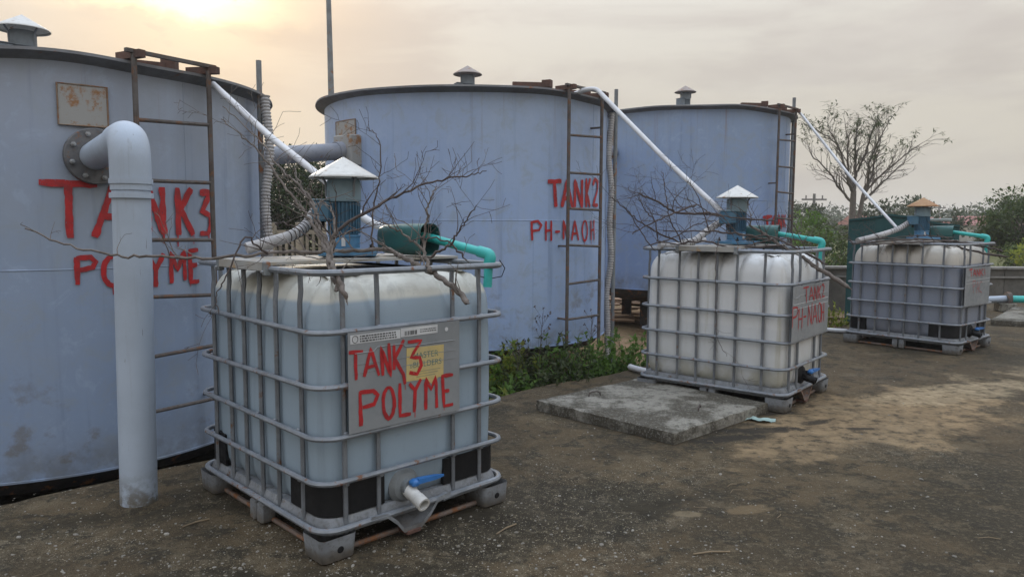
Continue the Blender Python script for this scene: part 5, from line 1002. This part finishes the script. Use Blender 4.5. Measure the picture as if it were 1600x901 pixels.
def tree(name, loc, trunk_h, crown_c, crown_r, n_clump, n_leaf, leafL, mat, seed, label, grp=None, trunk_r=.12):
    rr = random.Random(seed); T = empty(name, loc, 0, label, 'tree' if trunk_h > .8 else 'bush', grp); cc = Vector(crown_c); tr = MB(); lf = MB()
    cl = []
    for _ in range(n_clump):
        d = rv(rr); k = rr.uniform(.45, 1.0) ** .6; p = cc + Vector((d.x * crown_r[0], d.y * crown_r[1], d.z * crown_r[2])) * k * (1 + .25 * mnoise.noise(d * 2.2 + Vector((seed, 0, 0)))); cl.append(p)
    top = Vector((0, 0, trunk_h)); tr.tube([(0, 0, -.2), (.03, 0, trunk_h * .5), top], [trunk_r, trunk_r * .85, trunk_r * .7], 8)
    for p in cl[::3]:
        mid = top.lerp(p, .5) + rv(rr) * .12 * crown_r[0]; tr.tube([top, mid, p], [trunk_r * .4, trunk_r * .22, .012], 5)
    cr = min(crown_r) * .30
    for p in cl:
        s = cr * rr.uniform(.6, 1.3)
        for _ in range(n_leaf):
            d = rv(rr); q = p + Vector((d.x * s * 1.25, d.y * s * 1.25, d.z * s * .8)) * rr.random() ** .4; leaf(lf, q, (d + rv(rr) * .8 + Vector((0, 0, -.15))), Vector((0, 0, 1)), leafL * rr.uniform(.6, 1.3), leafL * rr.uniform(.2, .36))
    tr.build('trunk', M['bark_tree'], T, angle=70); lf.build('crown', mat, T, smooth=False); return T
tree('leafy_tree', (-5.4, 18, -.2), 1.0, (.1, 0, 1.75), (1.3, 1.2, 1.55), 150, 90, .12, M['leaf_dark'], 31, 'dark green leafy tree seen in the gap between nearest and middle tanks')
tree('leafy_tree', (-7.6, 21, -.2), 1.2, (0, 0, 2.0), (1.3, 1.2, 1.3), 36, 60, .17, M['leaf_dark'], 32, 'dark green tree mostly hidden behind the nearest tank')
tree('leafy_tree', (14.7, 21, -.2), 1.0, (0, 0, 1.5), (1.35, 1.2, 1.05), 110, 80, .12, M['leaf_mid'], 33, 'bushy green tree cut off by the right edge of the picture')
hb = [(8.2, 20.5, .9, 1.15), (9.1, 21.5, .9, 1.0), (10.6, 19.5, .8, .75), (7.7, 18.2, .8, .8), (9.7, 17.8, .7, .55)]
for k, (x, y, r_, h) in enumerate(hb):
    tree('bush', (x, y, -.2), .3, (0, 0, h * .75), (r_, r_, h), 26, 60, .13, M['leaf_mid'] if k % 2 else M['leaf_weed'], 40 + k, 'green thicket bush right of the farthest tank', 'thicket right of the farthest tank', .04)
for k, x in enumerate((11.4, 12.3, 13.1, 13.9, 14.8, 15.8, 17.0)):
    tree('bush', (x, 16.2 + (k * 37 % 5) * .5, -.2), .25, (0, 0, .55), (.75, .6, .62 + .1 * (k % 3)), 22, 60, .11, M['leaf_mid'] if k % 2 else M['leaf_yellow'], 60 + k, 'green bush behind the low wall at right', 'bushes behind the low wall', .035)
for k, (x, y, z) in enumerate(((17.2, 33, 1.7), (20.4, 36, 1.9), (13.6, 34, 1.5), (24.5, 35, 2.0), (10.8, 36, 1.7), (28, 38, 2.2), (15.5, 44, 2.2), (31, 44, 2.6), (7.5, 40, 2.0))):
    tree('leafy_tree', (x, y, -.3), 1.2, (0, 0, z), (1.9, 1.6, 1.1), 34, 46, .22, M['leaf_far'], 80 + k, 'hazy tree in the row beyond the low wall', 'row of hazy trees beyond the wall')
def far_wood():
    rr = random.Random(8); lf = MB()
    for _ in range(1500):
        x = rr.uniform(-70, 150); y = rr.uniform(85, 125); hh = 3.2 + 1.6 * mnoise.noise(Vector((x * .07, y * .05, 2))) + rr.uniform(-.6, .6); c = Vector((x, y, rr.random() ** .6 * hh - .3))
        for _ in range(26): d = rv(rr); leaf(lf, c + d * rr.uniform(.3, 1.5), d + rv(rr), Vector((0, 0, 1)), rr.uniform(.35, .8), rr.uniform(.12, .25))
    tag(lf.build('distant_wood', M['leaf_far'], smooth=False), 'hazy mass of distant trees along the horizon', 'wood', kind='stuff')
far_wood()
def hills():
    m = MB(); V = []; n = 140; W = 9
    for j in range(W):
        for i in range(n):
            x = -260 + i * 6.0; y = 330 + j * 25; t = j / (W - 1); prof = math.sin(t * math.pi * .5); V.append((x, y, -1 + prof * (9.0 + 5 * mnoise.noise(Vector((x * .008, 1, 0))) + 1.2 * mnoise.noise(Vector((x * .05, y * .05, 0))))))
    m.add(V, [(j * n + i, j * n + i + 1, (j + 1) * n + i + 1, (j + 1) * n + i) for j in range(W - 1) for i in range(n - 1)]); tag(m.build('hills', M['hill'], angle=180), 'low hazy hills on the horizon', kind='structure')
M['hill'] = pm('wooded_hill', (.06, .075, .04), (.085, .095, .055), .06, .95, bump=0)
hills()

# ------------------------------------------------------------------ far buildings, poles, walls
def house(loc, rz, w, d, h, rh, lab):
    T = empty('house', loc, rz, lab, 'house', None); MB().box((0, 0, h / 2), (w, d, h)).build('wall', M['house'], T)
    o = .4; V = [(-w / 2 - o, -d / 2 - o, h), (w / 2 + o, -d / 2 - o, h), (w / 2 + o, d / 2 + o, h), (-w / 2 - o, d / 2 + o, h), (-w / 2 - o, 0, h + rh), (w / 2 + o, 0, h + rh)]
    MB().add(V, [(0, 1, 5, 4), (2, 3, 4, 5), (0, 4, 3), (1, 2, 5), (3, 2, 1, 0)]).build('roof', M['roof_red'], T, smooth=False)
    for k in range(3):
        f = MB().box((-w / 3 + k * w / 3, -d / 2 - .03, h * .55), (w * .14, .08, h * .35)).build('window', M['glass_dark'], T)
house((40.5, 82, -.3), .1, 5.5, 5, 1.7, 1.05, 'red roofed house far behind the bare tree')
house((51.5, 80, -.3), -.1, 6, 5, 1.7, 1.0, 'red roofed house far off at right beyond the low wall')
house((46.0, 84, -.3), .05, 5, 5, 1.6, 1.0, 'red roofed house far off beside the rusty motor cap')
def util_pole(loc, h, lab):
    T = empty('utility_pole', loc, 0, lab, 'utility pole', None); MB().tube([(0, 0, 0), (0, 0, h)], [.11, .08], 10).build('mast', M['timber_pole'], T)
    for z in (h - .35, h - .95):
        c = MB().box((0, 0, z), (1.5 if z > h - .5 else 1.1, .08, .1)).build('crossarm', M['timber_pole'], T)
        for x in (-.5, .5): MB().tube([(x, 0, z + .05), (x, 0, z + .25)], .04, 6).build('insulator', M['timber_pole'], c)
util_pole((18.4, 45, -.3), 3.55, 'utility pole with crossarms right of the farthest tank')
util_pole((46.3, 80, -.3), 3.9, 'slim distant utility pole beyond the low wall')
o = MB().tube(spline([(15.8, 40, 1.95), (12.5, 32, 1.55), (8.4, 22, 1.62)], 10), .012, 5).build('cable', M['black']); tag(o, 'black cable sagging from the utility pole to the thicket', 'cable')
for nm, x0, x1, y, lab in (('low_wall', 4.4, 34, 13.75, 'low dark concrete wall along the far side of the yard'),):
    T = empty(nm, (0, y, 0), 0, lab, 'wall')
    L = 2.4; x = x0
    while x < x1:
        MB().box((x + L / 2, 0, .12), (L - .012, .18, .84)).build('wall_panel', M['wall'], T); MB().box((x + L / 2, -.0, .565), (L - .006, .26, .05), bev=.008).build('coping_stone', M['coping'], T)
        MB().box((x + L / 2, -.105, .40), (L - .006, .04, .03)).build('ledge', M['coping'], T); x += L
T = empty('boundary_fence', (0, 15.2, -.2), 0, 'beige concrete fence with narrow posts seen between the nearest and middle tanks', 'fence')
x = -7.2
while x < -2.6:
    MB().box((x, 0, .78), (.14, .14, 1.56), bev=.01).build('post', M['fence_wall'], T)
    for k in range(3): MB().box((x + .15 + k * .13, .02, .68), (.05, .06, 1.3)).build('baluster', M['fence_wall'], T)
    MB().box((x + .28, .02, 1.36), (.42, .07, .08)).build('rail', M['fence_wall'], T); MB().box((x + .28, .02, .12), (.42, .1, .24)).build('plinth', M['fence_wall'], T); x += .56
def housing():
    T = empty('equipment_housing', (5.12, 11.2, -.12), R(-28), 'dark green metal equipment housing behind the farthest container', 'housing')
    w, d, h = 1.45, .8, 1.53
    prof = [(0, 0), (0, h), (.25, h + .03), (.55, h + .08), (.85, h + .04), (1.15, h - .04), (w, h - .08), (w, 0)]; n = len(prof)
    V = [(x, 0, z) for x, z in prof] + [(x, d, z) for x, z in prof]
    MB().add(V, [tuple(range(n - 1, -1, -1)), tuple(range(n, 2 * n)), (0, 1, n + 1, n), (n - 2, n - 1, 2 * n - 1, 2 * n - 2)]).build('shell', M['housing'], T, angle=20)
    R_ = [(x, z + .004) for x, z in prof[1:-1]]; k = len(R_); V = [(x, -.02, z) for x, z in R_] + [(x, d + .02, z) for x, z in R_] + [(x, -.02, z + .03) for x, z in R_] + [(x, d + .02, z + .03) for x, z in R_]
    MB().add(V, [(2 * k + i, 2 * k + i + 1, 3 * k + i + 1, 3 * k + i) for i in range(k - 1)] + [(i, i + 1, 2 * k + i + 1, 2 * k + i) for i in range(k - 1)] + [(i + 1, i, k + i, k + i + 1) for i in range(k - 1)]).build('roof', M['housing'], T)
    for x in (.5, 1.0): MB().box((x, -.008, h / 2 - .02), (.03, .016, h - .08)).build('panel_seam', M['housing'], T)
    o = MB().box((.95, d + .5, h + .03), (.9, .6, .05), bev=.01).build('rear_roof', M['housing_roof'], T)
    MB().box((.95, d + .5, h * .5), (.8, .5, h - .06)).build('rear_body', M['housing'], T)
housing()
# planks and sheet scraps lying on the dirt behind the yard
pr = random.Random(3); n = 0
for (cx, cy, sx, sy, cnt) in ((1.75, 12.6, 1.2, 1.4, 16), (5.3, 12.3, .55, .7, 12), (3.0, 14.5, 2.5, .6, 8)):
    for _ in range(cnt):
        x, y = cx + pr.uniform(-sx, sx), cy + pr.uniform(-sy, sy); L = pr.uniform(.5, 1.5)
        o = MB().box((0, 0, 0), (L, pr.uniform(.08, .2), .025)).build('plank', M['plank']); o.location = (x, y, terrain_z(x, y) + .03 + .015 * (n % 4)); o.rotation_euler = (pr.uniform(-.03, .03), pr.uniform(-.03, .03), pr.gauss(.1, .25))
        tag(o, ('loose plank on the dirt between middle and farthest tanks', 'loose weathered plank on the dirt left of the green housing', 'loose weathered plank on the dirt behind the farthest tank')[0 if cx < 2 else 1 if cx > 5 else 2], 'plank', ('planks between the tanks', 'planks by the green housing', 'planks behind the farthest tank')[0 if cx < 2 else 1 if cx > 5 else 2]); n += 1

# ------------------------------------------------------------------ labels: alike things counted from the left
ORD = ['leftmost', 'second', 'third', 'fourth', 'fifth', 'sixth', 'seventh', 'eighth', 'ninth', 'tenth', 'eleventh', 'twelfth', 'thirteenth', 'fourteenth', 'fifteenth', 'sixteenth']
same = {}
for o in list(col.objects):
    if o.parent is None and o.get('group') and o.get('label'): same.setdefault((o['group'], o['label']), []).append(o)
for (g, l), lst in same.items():
    if len(lst) < 2: continue
    lst.sort(key=lambda o: o.location.x / max(o.location.y, .1))
    for i, o in enumerate(lst): o['label'] = '%s, %s' % (l, ORD[i] if i == 0 else ORD[i] + ' from left')

# ------------------------------------------------------------------ hazy evening air
hz = MB().box((60, 340, 7.6), (1100, 760, 18.4)).build('haze', None, smooth=False); tag(hz, 'thin pale evening haze over the whole place', 'haze', kind='stuff')
hm_ = bpy.data.materials.new('pale_haze'); hm_.use_nodes = True; ht = hm_.node_tree; ht.nodes.clear(); ho = ht.nodes.new('ShaderNodeOutputMaterial'); hv = ht.nodes.new('ShaderNodeVolumePrincipled')
hv.inputs['Color'].default_value = (.92, .93, .95, 1); hv.inputs['Density'].default_value = HAZE; hv.inputs['Anisotropy'].default_value = .3; ht.links.new(hv.outputs[0], ho.inputs['Volume']); hz.data.materials.append(hm_)
